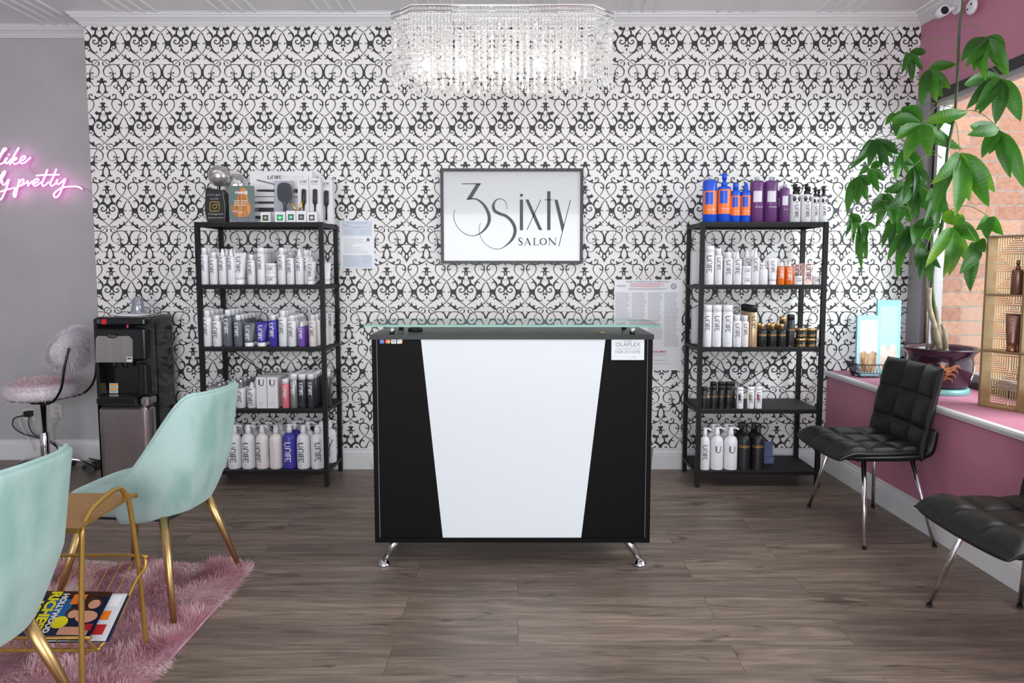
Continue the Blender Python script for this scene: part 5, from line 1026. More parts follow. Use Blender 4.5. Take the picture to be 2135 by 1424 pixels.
# round brushes in white cartons
for i, (x0, x1, yt, ly, tyt) in enumerate(((622.5, 644, 371, 394, 381), (645.5, 668, 371, 394, 381), (668.5, 692.5, 375, 397, 385))):
    Yr = 4.34 if i < 2 else 4.42; s_ = thing('boxed_round_brush', ('black round hair brush on a white carton, left of the three', 'black round hair brush on a white carton, middle of the three', 'black round hair brush on a white carton set back at the rack corner')[i], 'hair brush', tuple(P((x0+x1)/2, 464, Yr)), 0, 'boxed round brushes')
    B2 = loc_(s_); a = P(x0, 465, Yr); c = P(x1, yt, Yr); B2('carton', MB().box(a.x, c.x, Yr, Yr+.05, TZl+.001, c.z), COL['ca'])
    cx_ = (x0+x1)/2; p0 = P(cx_, ly, Yr-.008); p1 = P(cx_, ly+32, Yr-.008); p2 = P(cx_, min(ly+62, 459), Yr-.008); 
    B2('brush_barrel', MB().tube([p0, p0.lerp(p1, .08), p0.lerp(p1, .92), p1], [.006, .0125, .0125, .008], 12), COL['bk'])
    mb = MB()
    for k in range(13):
        for g in (-1, -.6, 0, .6, 1): q_ = p0.lerp(p1, (k+.8)/14); mb.tube([q_ + Vector((g*.010, 0, 0)), q_ + Vector((g*.0178, -.008*(1-abs(g)), 0))], .0012, 4)
    B2('bristles', mb, COL['bk']); B2('handle', MB().tube([p1, p1.lerp(p2, .3), p2], [.007, .0055, .006], 10), COL['bk'])
    mb = MB(); f = onplane(Yr, -.0005)
    for q_ in GP: flat([[(cx_-8+p[0]*4.8, tyt-p[1]*4.6) for p in q_]], f, mb)
    flat([[(cx_-8, tyt+3.2), (cx_+7, tyt+3.2), (cx_+7, tyt+2.6), (cx_-8, tyt+2.6)]], f, mb); B2('lettering', mb, INKD)
# lash boxes and gold clips
for i, (x0, x1, yt, c) in enumerate(((544, 563, 444, (90, 110, 80)), (573, 594, 443, (70, 215, 130)), (597, 616, 441, (80, 150, 120)), (618, 638, 441, (90, 90, 95)), (640, 660, 443, (130, 130, 132)))):
    Yl = 4.262 + .004*i; s_ = thing('lash_box', 'small white square box with ' + ('olive', 'bright green', 'grey-green', 'black and white', 'pale grey')[i] + ' ring window along the rack front', 'box', tuple(P((x0+x1)/2, 464, Yl)), 0, 'lash boxes on the left rack')
    B2 = loc_(s_); a = P(x0, 465, Yl); d = P(x1, yt, Yl); B2('carton', MB().box(a.x, d.x, Yl, Yl+.03, TZl+.001, TZl+.001+d.z-a.z), WHT); f = onplane(Yl, -.0005); xc = (x0+x1)/2; h_ = 465-yt
    yc = 464.5 - (h_)/2*.98
    mb = MB(); flat([[(xc-6, yc+6), (xc+6, yc+6), (xc+6, yc-6), (xc-6, yc-6)]], f, mb, 0); g = lambda x, y_: (f(x, y_)[0], f(x, y_)[1]-.0004, f(x, y_)[2])
    flat(disc2(xc, yc, 4.6, 16), g, mb, 1); g2 = lambda x, y_: (f(x, y_)[0], f(x, y_)[1]-.0008, f(x, y_)[2]); flat(disc2(xc, yc, 3.1, 16, 2.2), g2, mb, 2); B2('window', mb, [M('lash_dark_%d' % i, tuple(int(v*.5) for v in c), .4), M('lash_tint_%d' % i, c, .3), M('lash_centre_%d' % i, tuple(min(255, int(v*1.3+40)) for v in c), .3)])
for i, (pa, pb_) in enumerate((((606, 421), (617, 441)), ((630, 421), (623, 441)))):
    mb = MB(); p0 = P(*pa, 4.31); p1 = P(*pb_, 4.31); mb.tube([p0, p0.lerp(p1, .5), p1], [.003, .006, .0045], 8).tube([p0+Vector((.006, 0, .001)), p1+Vector((.004, 0, 0))], .0025, 6).tube([p1, (p1.x, p1.y, TZl+.004)], .0025, 6); tag(mb.build('hair_clip', M('polished_gold', (225, 170, 80), .2, 1)), ('gold hair clip leaning left behind the small boxes', 'gold hair clip leaning right behind the small boxes')[i], 'hair clip')
# black sign with gold camera glyph
Yi = 4.28; s_ = thing('black_card_sign', 'black faceted card sign with a gold camera symbol on the left rack', 'sign', tuple(P(450, 464, Yi))); B2 = loc_(s_)
def pl(pts, Y): return [(P(x, y_, Y).x, P(x, y_, Y).z) for x, y_ in pts]
B2('sign_body', MB().prism(pl([(433, 463.5), (426.5, 445), (428.5, 394), (432, 391), (462, 396), (468.5, 404), (470.5, 430), (468, 463.5)], Yi), Yi, Yi+.07, fr), COL['bk'])
B2('facet_lines', MB().tube([P(464, 400, Yi-.001), P(469, 430, Yi-.001), P(468.5, 462, Yi-.001)], .0006, 5).tube([P(426.8, 440, Yi-.001), P(431.5, 462, Yi-.001)], .0008, 5), INKW)
mb = MB(); f = onplane(Yi, -.0012); rr = 9.6
sq = [(447.5 + (rr-3)*sx + 3*math.cos(a), 430.5 + (rr-3)*sy + 3*math.sin(a)) for sx, sy, a0 in ((1, 1, 0), (-1, 1, PI/2), (-1, -1, PI), (1, -1, 1.5*PI)) for a in (a0, a0+PI/6, a0+PI/3, a0+PI/2)]
flat(ribbon([p + (1.9,) for p in sq + [sq[0], sq[1]]], 1, False), f, mb); flat(ribbon([(447.8+4.3*math.cos(t*PI/8), 430.3+4.3*math.sin(t*PI/8), 1.8) for t in range(17)], 1, False) + disc2(453, 425.2, 1.3, 8), f, mb); B2('gold_symbol', mb, M('shiny_gold_foil', (222, 190, 110), .25, .9))
mb = MB(); 
for t_, x_, y__, w_ in (("Let's get", 446, 406, 27), ('social', 447, 414.5, 17), ('Instagram', 450, 446, 30), ('@3sixtysalon.fremont', 450, 454, 32)): put_text(mb, t_, lambda x, y_, x_=x_, y__=y__: f(x_+x+y_*.25, y__-y_), 5.5 if w_ < 31 else 3, 0, 0, 0, 0.0 if w_ < 31 else .02, width=w_)
B2('lettering', mb, M('pale_script', (170, 170, 172), .5))
# glitter balls
def glitter():
    m = M('silver_glitter', (200, 200, 205), .25, .8); nt = m.node_tree; N = nt.nodes; L = nt.links; v = N.new('ShaderNodeTexVoronoi'); v.inputs['Scale'].default_value = 330; tc = N.new('ShaderNodeTexCoord'); L.new(tc.outputs['Object'], v.inputs['Vector'])
    b = N['Principled BSDF']; mx = N.new('ShaderNodeValToRGB'); mx.color_ramp.elements[0].color = (.12, .11, .12, 1); mx.color_ramp.elements[1].color = (1, 1, 1, 1); s2 = N.new('ShaderNodeSeparateColor'); L.new(v.outputs['Color'], s2.inputs[0]); L.new(s2.outputs[0], mx.inputs[0]); L.new(mx.outputs[0], b.inputs['Base Color'])
    nm = N.new('ShaderNodeBump'); nm.inputs['Strength'].default_value = 1; nm.inputs['Distance'].default_value = .01; L.new(s2.outputs[1], nm.inputs['Height']); L.new(nm.outputs[0], b.inputs['Normal']); return m
for i, (px, py, rp, Y, lab) in enumerate(((457, 367, 22, 4.34, 'silver glitter ball on a dark stem above the black card sign'), (493, 387, 24, 4.44, 'silver glitter ball behind the brown hair leaflet'))):
    c = P(px, py, Y); s_ = thing('glitter_ball', lab, 'ornament', (c.x, Y, TZl)); r = rp*Y/1423; MB().sphere((0, 0, c.z-TZl), r, 24, 14).build('ball', glitter(), s_)
    MB().lathe([(.022, 0), (.024, .003), (.006, .008), (.005, c.z-TZl-r*.98), (.014, c.z-TZl-r*.97)], 12).build('stem', M('dark_chrome', (60, 60, 64), .2, 1), s_)
# hair leaflet in an acrylic stand
Ym = 4.27; s_ = thing('leaflet_stand', 'green leaflet of long copper hair in an acrylic stand on the left rack', 'leaflet', tuple(P(504, 464, Ym))); B2 = loc_(s_)
a = P(478, 454, Ym); c = P(529.5, 387.5, Ym); B2('leaflet', MB().box(a.x, c.x, Ym, Ym+.003, a.z, c.z), noisy('leaflet_green', (84, 118, 112), (112, 118, 118), 4, .4))
f = onplane(Ym, -.0006); mb = MB()
flat([[p[:2] for p in cr([(483, 439), (482, 431), (489, 424), (494, 410), (497, 397), (502, 391), (508, 391), (514, 397), (517, 411), (519, 423), (525, 431), (523, 441), (514, 451), (500, 453), (488, 448)], 3, True)]], f, mb, 0)
B2('hair_picture', mb, noisy('copper_hair', (150, 92, 46), (214, 150, 84), 60, .4, stretch=(1, 1, .12)))
mb = MB(); g = onplane(Ym, -.0012); put_text(mb, 'MANE', lambda x, y_: g(503.5+x, 402-y_), 7.6, 0, 0, 0, .05, width=26); lines(mb, g, 488, 501, 418, 432, 3, 0, .28); lines(mb, g, 503, 516, 418, 432, 3, 0, .28); put_text(mb, 'BLONDA', lambda x, y_: g(491+x, 440.5-y_), 2.6, 0, 0, 0, .05); lines(mb, g, 496, 510, 442, 445, 2, 0, .4); B2('lettering', mb, INKW)
B2('acrylic_base', MB().box(a.x+.01, c.x-.0, Ym-.01, Ym+.05, TZl+.001, TZl+.028).box(a.x, c.x, Ym+.004, Ym+.006, TZl+.001, c.z-.02), glass('clear_acrylic', (236, 240, 244), 2, .02, .1))
# ------------------------------------------------------------------ water cooler
wc = thing('water_cooler', 'tall black water cooler with stainless steel lower door by the grey wall', 'water cooler', (-2.466, 4.37, 0)); WB = loc_(wc)
m_pb = M('gloss_black_plastic', (20, 20, 23), .16); m_st = noisy('stainless_door', (176, 172, 172), (184, 181, 181), 2, .24, stretch=(12, 12, .4), metal=.95)
cx0, cx1, cy0, cy1 = -2.633, -2.299, 4.20, 4.54
zt = 1.080; z1 = P(240, 700, 4.2).z; z2 = P(240, 755, 4.2).z; z3 = P(240, 828, 4.2).z; z4 = P(240, 845, 4.2).z
mb = MB().rbox(cx0, cx1, cy0+.10, cy1, .02, zt-.004, .02).box(cx0, cx0+.022, cy0+.02, cy0+.12, .02, zt-.03).box(cx1-.075, cx1-.003, cy0+.02, cy0+.12, z3, zt-.03).box(cx0, cx1-.01, cy0+.02, cy0+.12, .02, z4)
WB('cabinet', mb, m_pb)
WB('top_panel', MB().rbox(cx0-.002, cx1+.002, cy0, cy1, zt-.055, zt, .03, 5), m_pb)
WB('head_panel', MB().rbox(cx0+.001, cx1-.0, cy0+.004, cy0+.11, z2, zt-.056, .035, 5), m_pb)
mb = MB(); pts = pl([(200, 755.5), (200, 706), (204, 700.5), (270, 700.5), (276.5, 708), (277.5, 755.5)], cy0); WB('steel_plate', mb.prism(pts, cy0-.002, cy0+.006, fr), m_st)
WB('corner_column', MB().rbox(cx1-.075, cx1, cy0+.004, cy0+.12, z3-.004, z2, .033, 6), m_pb)
WB('drip_tray', MB().rbox(cx0+.004, cx1-.062, cy0-.012, cy0+.11, z4, z3, .02).box(cx0+.03, cx1-.09, cy0, cy0+.09, z3, z3+.002), m_pb)
WB('drip_grille', MB().add([(cx0+.09+.055*math.cos(t*PI/10), cy0+.04+.035*math.sin(t*PI/10), z3+.003) for t in range(20)], [list(range(20))], 0), M('chrome_grille', (170, 172, 176), .25, 1))
WB('lower_door', MB().rbox(cx0+.003, cx1+.002, cy0-.004, cy0+.10, .03, z4-.002, .045, 8).rbox(cx1-.060, cx1+.002, cy0-.004, cy0+.10, z4-.004, z3, .02, 6), m_st)
WB('skirt', MB().box(cx0+.02, cx1-.02, cy0+.03, cy1-.02, 0, .03), m_pb)
mb = MB(); f = onplane(cy0, -.0008); 
flat([[(202, 674), (209, 674), (209, 666), (202, 666)]], f, mb, 0); flat([[(211.5, 676), (222, 676), (222, 665.5), (211.5, 665.5)]], f, mb, 1); flat(disc2(266, 680.5, 2.4, 12, 4), f, mb, 2); flat([[(225, 672), (268, 673.5), (268, 668), (225, 667)]], f, mb, 3)
WB('buttons', mb, [M('button_grey', (75, 78, 88), .3), M('button_red', (205, 30, 35), .3), M('button_pink', (200, 40, 110), .3), m_pb])
mb = MB(); flat(disc2(234.5, 700.5, 11, 24, 5), onplane(cy0, -.0035), mb, 0); put_text(mb, 'Primo', lambda x, y_: onplane(cy0, -.0042)(234.5+x, 700.5-y_), 6.5, 0, 0, 1, 0.0); WB('badge', mb, [M('badge_black', (22, 24, 20), .3), M('badge_green', (130, 150, 60), .4)])
mb = MB(); f = onplane(cy0, -.0028); flat([[(264.5, 754.5), (275.5, 754.5), (275.5, 744), (264.5, 744)]], f, mb, 0); flat([[(266, 749), (274, 749), (274, 746), (266, 746)]], lambda x, y_: (f(x, y_)[0], f(x, y_)[1]-.0004, f(x, y_)[2]), mb, 1); WB('rating_sticker', mb, [m_wht, INKD])
mb = MB(); yq = cy0+.098; f = onplane(yq, -.0008); flat([[(228, 820), (246.5, 820), (246.5, 799), (228, 799)]], f, mb, 0); g = lambda x, y_: (f(x, y_)[0], f(x, y_)[1]-.0004, f(x, y_)[2]); flat([[(228.5, 803.5), (246, 803.5), (246, 800), (228.5, 800)], [(228.5, 813), (246, 813), (246, 809.5), (228.5, 809.5)]], g, mb, 1); lines(mb, g, 230, 245, 804.5, 809, 3, 2, .3); lines(mb, g, 230, 245, 814, 819, 3, 2, .3); WB('warning_sticker', mb, [m_wht, M('sticker_yellow', (235, 175, 40), .4), INK])
WB('tap', MB().lathe([(.012, 0), (.012, .03), (.008, .045)], 12, T=Matrix.Translation((cx0+.10, cy0+.05, z2-.045))).lathe([(.012, 0), (.012, .03), (.008, .045)], 12, T=Matrix.Translation((cx0+.17, cy0+.05, z2-.045))), COL['bk'])
o = MB().lathe([(.095, 0), (.11, .006), (.10, .010), (.04, .012)], 28, sy=.8).build('paper_napkin', M('white_paper', (230, 230, 232), .8)); o.location = (-2.47, 4.36, zt); tag(o, 'white paper mat under the clear cups on the water cooler', 'mat')
cups = thing('cup_stack', 'stack of upturned clear plastic cups on top of the water cooler', 'cups', (-2.43, 4.36, zt+.012))
for k in range(3): MB().lathe([(.040, k*.007), (.041, k*.007+.003), (.029, k*.007+.088), (.027, k*.007+.09)], 24, cap=False).lathe([(.0001, k*.007+.088), (.028, k*.007+.089)], 24, cap=False).build('cup', glass('cup_plastic', (232, 234, 240), 2.5, .05, .12), cups)
# ------------------------------------------------------------------ fluffy stool
stl = thing('fur_stool', 'rolling stool with fluffy white and pink fur seat and chrome base', 'stool', (-3.13, 4.44, 0))
SH = .62
mb = MB()
for k in range(5):
    a = 2*PI*k/5 + .35; c, s2 = math.cos(a), math.sin(a)
    arm = MB().tube([(0, 0, .115), (c*.08, s2*.08, .118), (c*.18, s2*.18, .098), (c*.255, s2*.255, .062)], [.016, .013, .011, .009], 10).build('base_arm', m_chrome, stl)
    cs = MB().tube([(c*.255-s2*.012, s2*.255+c*.012, .026), (c*.255-s2*.026, s2*.255+c*.026, .026)], .026, 16).tube([(c*.255+s2*.012, s2*.255-c*.012, .026), (c*.255+s2*.026, s2*.255-c*.026, .026)], .026, 16).tube([(c*.255, s2*.255, .03), (c*.255, s2*.255, .066)], .007, 8).build('caster', M('black_caster', (28, 28, 30), .4), arm)
MB().lathe([(.024, .085), (.028, .09), (.028, .30), (.024, .305), (.017, .306), (.017, SH-.10)], 20).build('gas_column', m_chrome, stl)
MB().lathe([(.07, SH-.12), (.08, SH-.10), (.19, SH-.085)], 24).build('seat_plate', COL['bk'], stl)
seat = MB().lathe([(.17, SH-.09), (.205, SH-.07), (.215, SH-.03), (.20, SH), (.15, SH+.018), (.05, SH+.024)], 32).build('seat', M('fur_base', (225, 215, 220), .8), stl)
bc = Vector((.245, -.02, .86)); 
def bpt(a, b, off=0):      # backrest ellipsoid, facing -x
    return Vector((bc.x + (.055+off)*math.sin(b) + .03*math.cos(b)*math.cos(a) - .05*(math.cos(b)*math.sin(a))**2, bc.y + (.17+off)*abs(math.cos(b))**.7*math.sin(a), bc.z + (.135+off)*abs(math.cos(b))**.7*math.cos(a)))
vs = [tuple(bpt(2*PI*i/28, -PI/2+PI*j/14)) for j in range(15) for i in range(28)]
backr = MB().add(vs, [(j*28+i, j*28+(i+1) % 28, (j+1)*28+(i+1) % 28, (j+1)*28+i) for j in range(14) for i in range(28)], 0, True).build('backrest', M('fur_base', (225, 215, 220), .8), stl)
for s_ in (-1, 1):
    MB().tube(cr([(.02, s_*.10, SH-.10), (.13, s_*.15, SH-.10), (.20, s_*.165, SH-.06), (.245, s_*.17, SH+.02), (.265, s_*.165, SH+.14), (.29, s_*.15, SH+.26)], 5), .0075, 8).build('back_bracket', M('dark_chrome', (60, 60, 64), .2, 1), stl)
def fur_mat():
    m = M('fluffy_fur', (248, 246, 248), .7, sheen=.5); nt = m.node_tree; N = nt.nodes; L = nt.links; b = N['Principled BSDF']; at = N.new('ShaderNodeAttribute'); at.attribute_name = 'tint'
    c = N.new('ShaderNodeValToRGB'); c.color_ramp.elements[0].position = .22; c.color_ramp.elements[1].position = .5; c.color_ramp.elements[0].color = lin((248, 212, 218)) + (1,); c.color_ramp.elements[1].color = lin((246, 244, 248)) + (1,); L.new(at.outputs['Fac'], c.inputs[0]); L.new(c.outputs[0], b.inputs['Base Color']); return seethru(m, c, .5)
sp = []
for i in range(9000):
    a = random.uniform(0, 2*PI); r = .21*math.sqrt(random.random()); z = SH + .022 - .06*(r/.21)**5; c, s2 = math.cos(a), math.sin(a)
    if r > .19: z = SH - random.random()*.075
    sp.append(((c*r, s2*r, z), (c*(.3+r*3)+random.gauss(0, .35), s2*(.3+r*3)+random.gauss(0, .35), .65-r*3.2+random.gauss(0, .2)), random.uniform(.03, .05), .0016, 1.0 if r > .17 else max(0, .45+random.gauss(0, .2))))
blades('fur', sp, fur_mat(), seat, 'tint')
sp = []
for i in range(8000):
    a = random.uniform(0, 2*PI); b = math.asin(random.uniform(-1, 1)); p = bpt(a, b); n = (p - bc); n = Vector((n.x/.05**2, n.y/.17**2, n.z/.13**2)).normalized()
    sp.append((tuple(p), (n.x*.9+random.gauss(0, .3), n.y*.9+random.gauss(0, .3), n.z*.9-.35+random.gauss(0, .2)), random.uniform(.028, .048), .0016, 1.0))
blades('fur', sp, fur_mat(), backr, 'tint')
# ------------------------------------------------------------------ sockets and cables by the grey wall
for i, (x0, y0_, x1, y1_) in enumerate(((48, 852, 72, 876), (105, 842, 128, 870))):
    s_ = thing('wall_socket', ('white wall socket with a black plug behind the stool', 'white wall socket nearer the water cooler')[i], 'socket', tuple(P((x0+x1)/2, (y0_+y1_)/2, GY))); B2 = loc_(s_); a = P(x0, y1_, GY-.01); c = P(x1, y0_, GY-.01)
    B2('cover_plate', MB().box(a.x, c.x, GY-.008, GY-.001, a.z, c.z), M('ivory_plate', (205, 204, 200), .4)); mx = (a.x+c.x)/2; mz = (a.z+c.z)/2
    B2('outlet', MB().box(mx-.014, mx+.014, GY-.011, GY-.008, mz-.03, mz-.006).box(mx-.014, mx+.014, GY-.011, GY-.008, mz+.006, mz+.03), M('ivory_outlet', (190, 188, 184), .4))
pw = lambda x, y_, d=.05: P(x, y_, GY-d)
tag(MB().tube(cr([pw(58, 860, .03), pw(50, 866, .06), pw(30, 872), pw(27, 888), pw(45, 903), pw(75, 912), pw(100, 920), pw(120, 935, .10), pw(118, 950, .2)], 5), .0045, 6).box(P(52, 866, GY-.04).x, P(64, 866, GY-.04).x, GY-.055, GY-.01, P(0, 866, GY).z, P(0, 855, GY).z).build('power_cord', COL['bk']), 'black power cord looping from the plug behind the stool', 'cord')
tag(MB().tube(cr([pw(62, 862, .03), pw(60, 885), pw(70, 905), pw(90, 913), pw(115, 926), pw(122, 945, .12)], 5), .004, 6).build('power_cord', COL['bk']), 'second black cord hanging from the plug behind the stool', 'cord')
tag(MB().tube(cr([pw(48, 858, .03), pw(40, 868), pw(45, 890), pw(60, 915), pw(72, 940)], 5), .003, 6).build('power_cord', M('white_cord', (215, 215, 215), .4)), 'thin white cord behind the fluffy stool', 'cord')
tag(MB().tube(cr([pw(118, 862, .03), pw(118, 875), pw(108, 890), pw(108, 915), pw(112, 930)], 5), .0035, 6).build('power_cord', M('cream_cord', (200, 198, 180), .4)), 'cream cord hanging from the socket nearer the cooler', 'cord')
for i in range(6):
    pts = [(-2.75 + random.uniform(-.28, .12), random.uniform(4.60, 4.78), .008 + (.05*random.random() if k % 2 else 0)) for k in range(7)]
    tag(MB().tube(cr(pts, 6), .0045, 6).build('floor_cable', COL['bk']), ('first', 'second', 'third', 'fourth', 'fifth', 'sixth')[i] + ' black cable of the tangle on the floor beside the water cooler', 'cable', 'tangled floor cables')
# ------------------------------------------------------------------ ledge: basket, boxes, pot, plant, gold shelf
LZ = .685
bk = thing('wire_basket', 'black wire basket holding two pale blue packets on the window ledge', 'basket', (2.30, 4.37, LZ)); m_wire = M('black_wire', (32, 36, 44), .4)
bw2, bd2, bh = .135, .075, .085
def bl_(z, k): return [(-bw2*k, -bd2*k, z), (bw2*k, -bd2*k, z), (bw2*k, bd2*k, z), (-bw2*k, bd2*k, z)]
mb = MB().tube(bl_(.003, .85), .003, 6, closed=True).tube(bl_(bh, 1.08), .003, 6, closed=True).tube(bl_(.03, .92), .002, 6, closed=True); mb.build('basket_rim', m_wire, bk)
mb = MB()
for side in range(4):
    for k in range(13):
        t = k/13; t2 = (k+1)/13; a, b = bl_(.003, .85)[side], bl_(.003, .85)[(side+1) % 4]; c, d = bl_(bh, 1.08)[side], bl_(bh, 1.08)[(side+1) % 4]
        A0 = Vector(a).lerp(Vector(b), t); A1 = Vector(a).lerp(Vector(b), t2); C0 = Vector(c).lerp(Vector(d), t); C1 = Vector(c).lerp(Vector(d), t2)
        mb.tube([A0, C1], .0012, 4).tube([A1, C0], .0012, 4); m_ = (C0+C1)/2 + Vector((0, 0, .010)); mb.tube([C0, m_, C1], .0013, 4)
for k in range(9): x = -bw2*.85 + bw2*1.7*k/8; mb.tube([(x, -bd2*.85, .003), (x, bd2*.85, .003)], .0012, 4)
mb.build('wire_mesh', m_wire, bk)
def packet(x0, y0_, x1, y1_, Y, lab, tint, tilt, hair, yw):
    a = P(x0, y1_, Y); c = P(x1, y0_, Y); w = c.x-a.x; h = c.z-LZ-.006; s_ = thing('hair_packet', lab, 'packet', ((a.x+c.x)/2, Y, LZ+.006)); s_.rotation_euler = (tilt, 0, -.05)
    mt = M('aqua_card_' + hair[0], tint, .45); MB().box(-w/2, w/2, 0, .022, 0, h).build('card_box', mt, s_); mb = MB(); f = lambda x, z: (x, -.0006, z); g = lambda x, z: (x, -.0012, z)
    flat([[(-w*.38, h*.92), (w*.38, h*.92), (w*.38, h*.12), (-w*.38, h*.12)]], f, mb, 0)
    lines_ = [(-w*.3, h*(.80-.055*k)) for k in range(5)]
    for x, z in lines_: flat([[(x, z), (x+w*random.uniform(.45, .6), z), (x+w*.5, z-.0018), (x, z-.0018)]], g, mb, 1)
    mb.build('printed_label', [M('label_' + hair[0], yw, .5), M('pale_label_print', (190, 190, 196), .5)], s_)
    mb = MB(); flat([[(-w*.36, h*.06), (w*.36, h*.06), (w*.36, h*.38), (w*.18, h*.42), (0, h*.36), (-w*.18, h*.42), (-w*.36, h*.38)]], g, mb, 0)
    mb.build('hair_window', noisy('hair_window_' + hair[0], hair[1], hair[2], 30, .35, stretch=(1, 1, .25)), s_)
    MB().box(-.012, .012, -.001, .023, h, h+.003).build('hang_tab', mt, s_); return s_
packet(1786, 658, 1838, 768, 4.355, 'shorter pale blue packet with brown hair window in the wire basket', (160, 205, 218), -.03, ('a', (104, 70, 44), (226, 196, 160)), (214, 222, 228))
packet(1828, 626, 1882, 770, 4.40, 'taller aqua packet with blonde hair window at the back of the basket', (140, 214, 218), -.04, ('b', (205, 180, 168), (240, 225, 215)), (172, 226, 230))
# pot
pc = Vector((2.385, 3.83, LZ)); pp = thing('potted_plant', 'tall money tree with drooping leaves in a dark glazed oriental pot', 'plant', tuple(pc))
m_pot = noisy('dark_aubergine_glaze', (40, 22, 34), (62, 36, 50), 3, .12); m_teal = M('teal_glaze', (110, 160, 160), .3)
pot = MB().lathe([(.115, .03), (.135, .035), (.145, .05), (.155, .09), (.165, .14), (.165, .18), (.160, .205), (.172, .225), (.192, .243), (.196, .250), (.190, .256), (.170, .248), (.150, .225), (.145, .20)], 40, cap=False).lathe([(.01, .03), (.115, .03)], 40, cap=False).build('pot', m_pot, pp)
MB().lathe([(.148, .0), (.152, .004), (.150, .028), (.135, .034), (.128, .022)], 40, cap=True).build('saucer', m_teal, pp)
MB().lathe([(.15, .205), (.08, .212), (.01, .215)], 24, cap=True).build('soil', noisy('potting_soil', (70, 52, 40), (110, 86, 66), 60, .9), pp)
def potpt(a, z, off=.001):      # angle from the camera-facing side
    r = .145 + (.02 if z > .12 else .02*(z-.05)/.07) + off; return (r*math.sin(a), -r*math.cos(a), z)
mb = MB()
def pr_(pts, mi=0): flat(ribbon([(p[0]*.165, p[1], p[2]*.22) for p in pts], 4), lambda x, z: potpt(x/.165, z, .002), mb, mi)
for s_ in (-1, 1):
    for k in range(4): pr_([(-.45+s_*.03*k, .08+.02*k, .03), (-.45+s_*(.12+.06*k), .10+.022*k, .045), (-.45+s_*(.26+.06*k), .095+.025*k, .03), (-.45+s_*(.33+.06*k), .075+.026*k, .015)])
    for k in range(3): pr_([(-.45+s_*.1*k, .13, .02), (-.45+s_*(.1*k+.1), .155, .04), (-.45+s_*(.1*k+.22), .16, .012)])
for q_ in range(6): a = q_*PI/3; pr_([(-.45, .165, .02), (-.45+.05*math.cos(a), .165+.012*math.sin(a), .03), (-.45+.09*math.cos(a), .165+.02*math.sin(a), .01)])
mb.build('gilt_ornament', M('copper_gilt', (176, 112, 74), .35, .5), pot, False); mb = MB()
for cz, ca2 in ((.10, .75), (.145, .85), (.075, .95)):
    for q_ in range(7): a = q_*2*PI/7; pr_([(ca2, cz, .015), (ca2+.07*math.cos(a), cz+.012*math.sin(a), .05), (ca2+.13*math.cos(a), cz+.022*math.sin(a), .012)])
mb.build('white_blossom', M('white_glaze', (222, 218, 205), .3), pot, False)
# trunk and leaves, measured from the photograph into room space
def PT(px, py, Y):
    Y = min(Y, 2.50*FPX/(px-PCX)) if px > PCX else Y; return P(px, py, Y) - pc
m_stem = noisy('green_brown_bark', (44, 70, 40), (76, 90, 54), 20, .6); m_bark = noisy('grey_bark', (128, 118, 100), (166, 154, 132), 30, .7)
tr_pts = cr([PT(1958, 728, 3.84), PT(1950, 660, 3.84), PT(1943, 600, 3.82), PT(1948, 540, 3.82), PT(1966, 460, 3.80), PT(1971, 400, 3.78), PT(1975, 320, 3.76), PT(1986, 262, 3.74), PT(1992, 225, 3.70), PT(1995, 180, 3.68), PT(1998, 120, 3.66), PT(2000, 60, 3.64), PT(2005, 20, 3.62), PT(2008, -25, 3.6)], 5)
n = len(tr_pts); MB().tube(tr_pts, [.011-.006*i/n for i in range(n)], 8).build('stem', m_stem, pp)
MB().tube(cr([PT(1962, 728, 3.80), PT(1952, 690, 3.80), PT(1938, 640, 3.80), PT(1938, 600, 3.80)], 5), [.02]*6+[.013]*10, 10).tube(cr([PT(1957, 690, 3.83), PT(1953, 650, 3.83), PT(1943, 600, 3.84), PT(1945, 520, 3.84)], 5), .010, 8).tube([PT(1972, 728, 3.78), PT(1969, 690, 3.78), PT(1964, 676, 3.78)], [.015, .012, .010], 8).tube([PT(1948, 730, 3.86), PT(1944, 690, 3.86), PT(1944, 676, 3.86)], [.013, .010, .008], 8).tube([PT(1932, 728, 3.84), PT(1933, 560, 3.84)], .006, 8).lathe([(.055, .21), (.04, .24), (.02, .28)], 12).build('trunk', m_bark, pp)
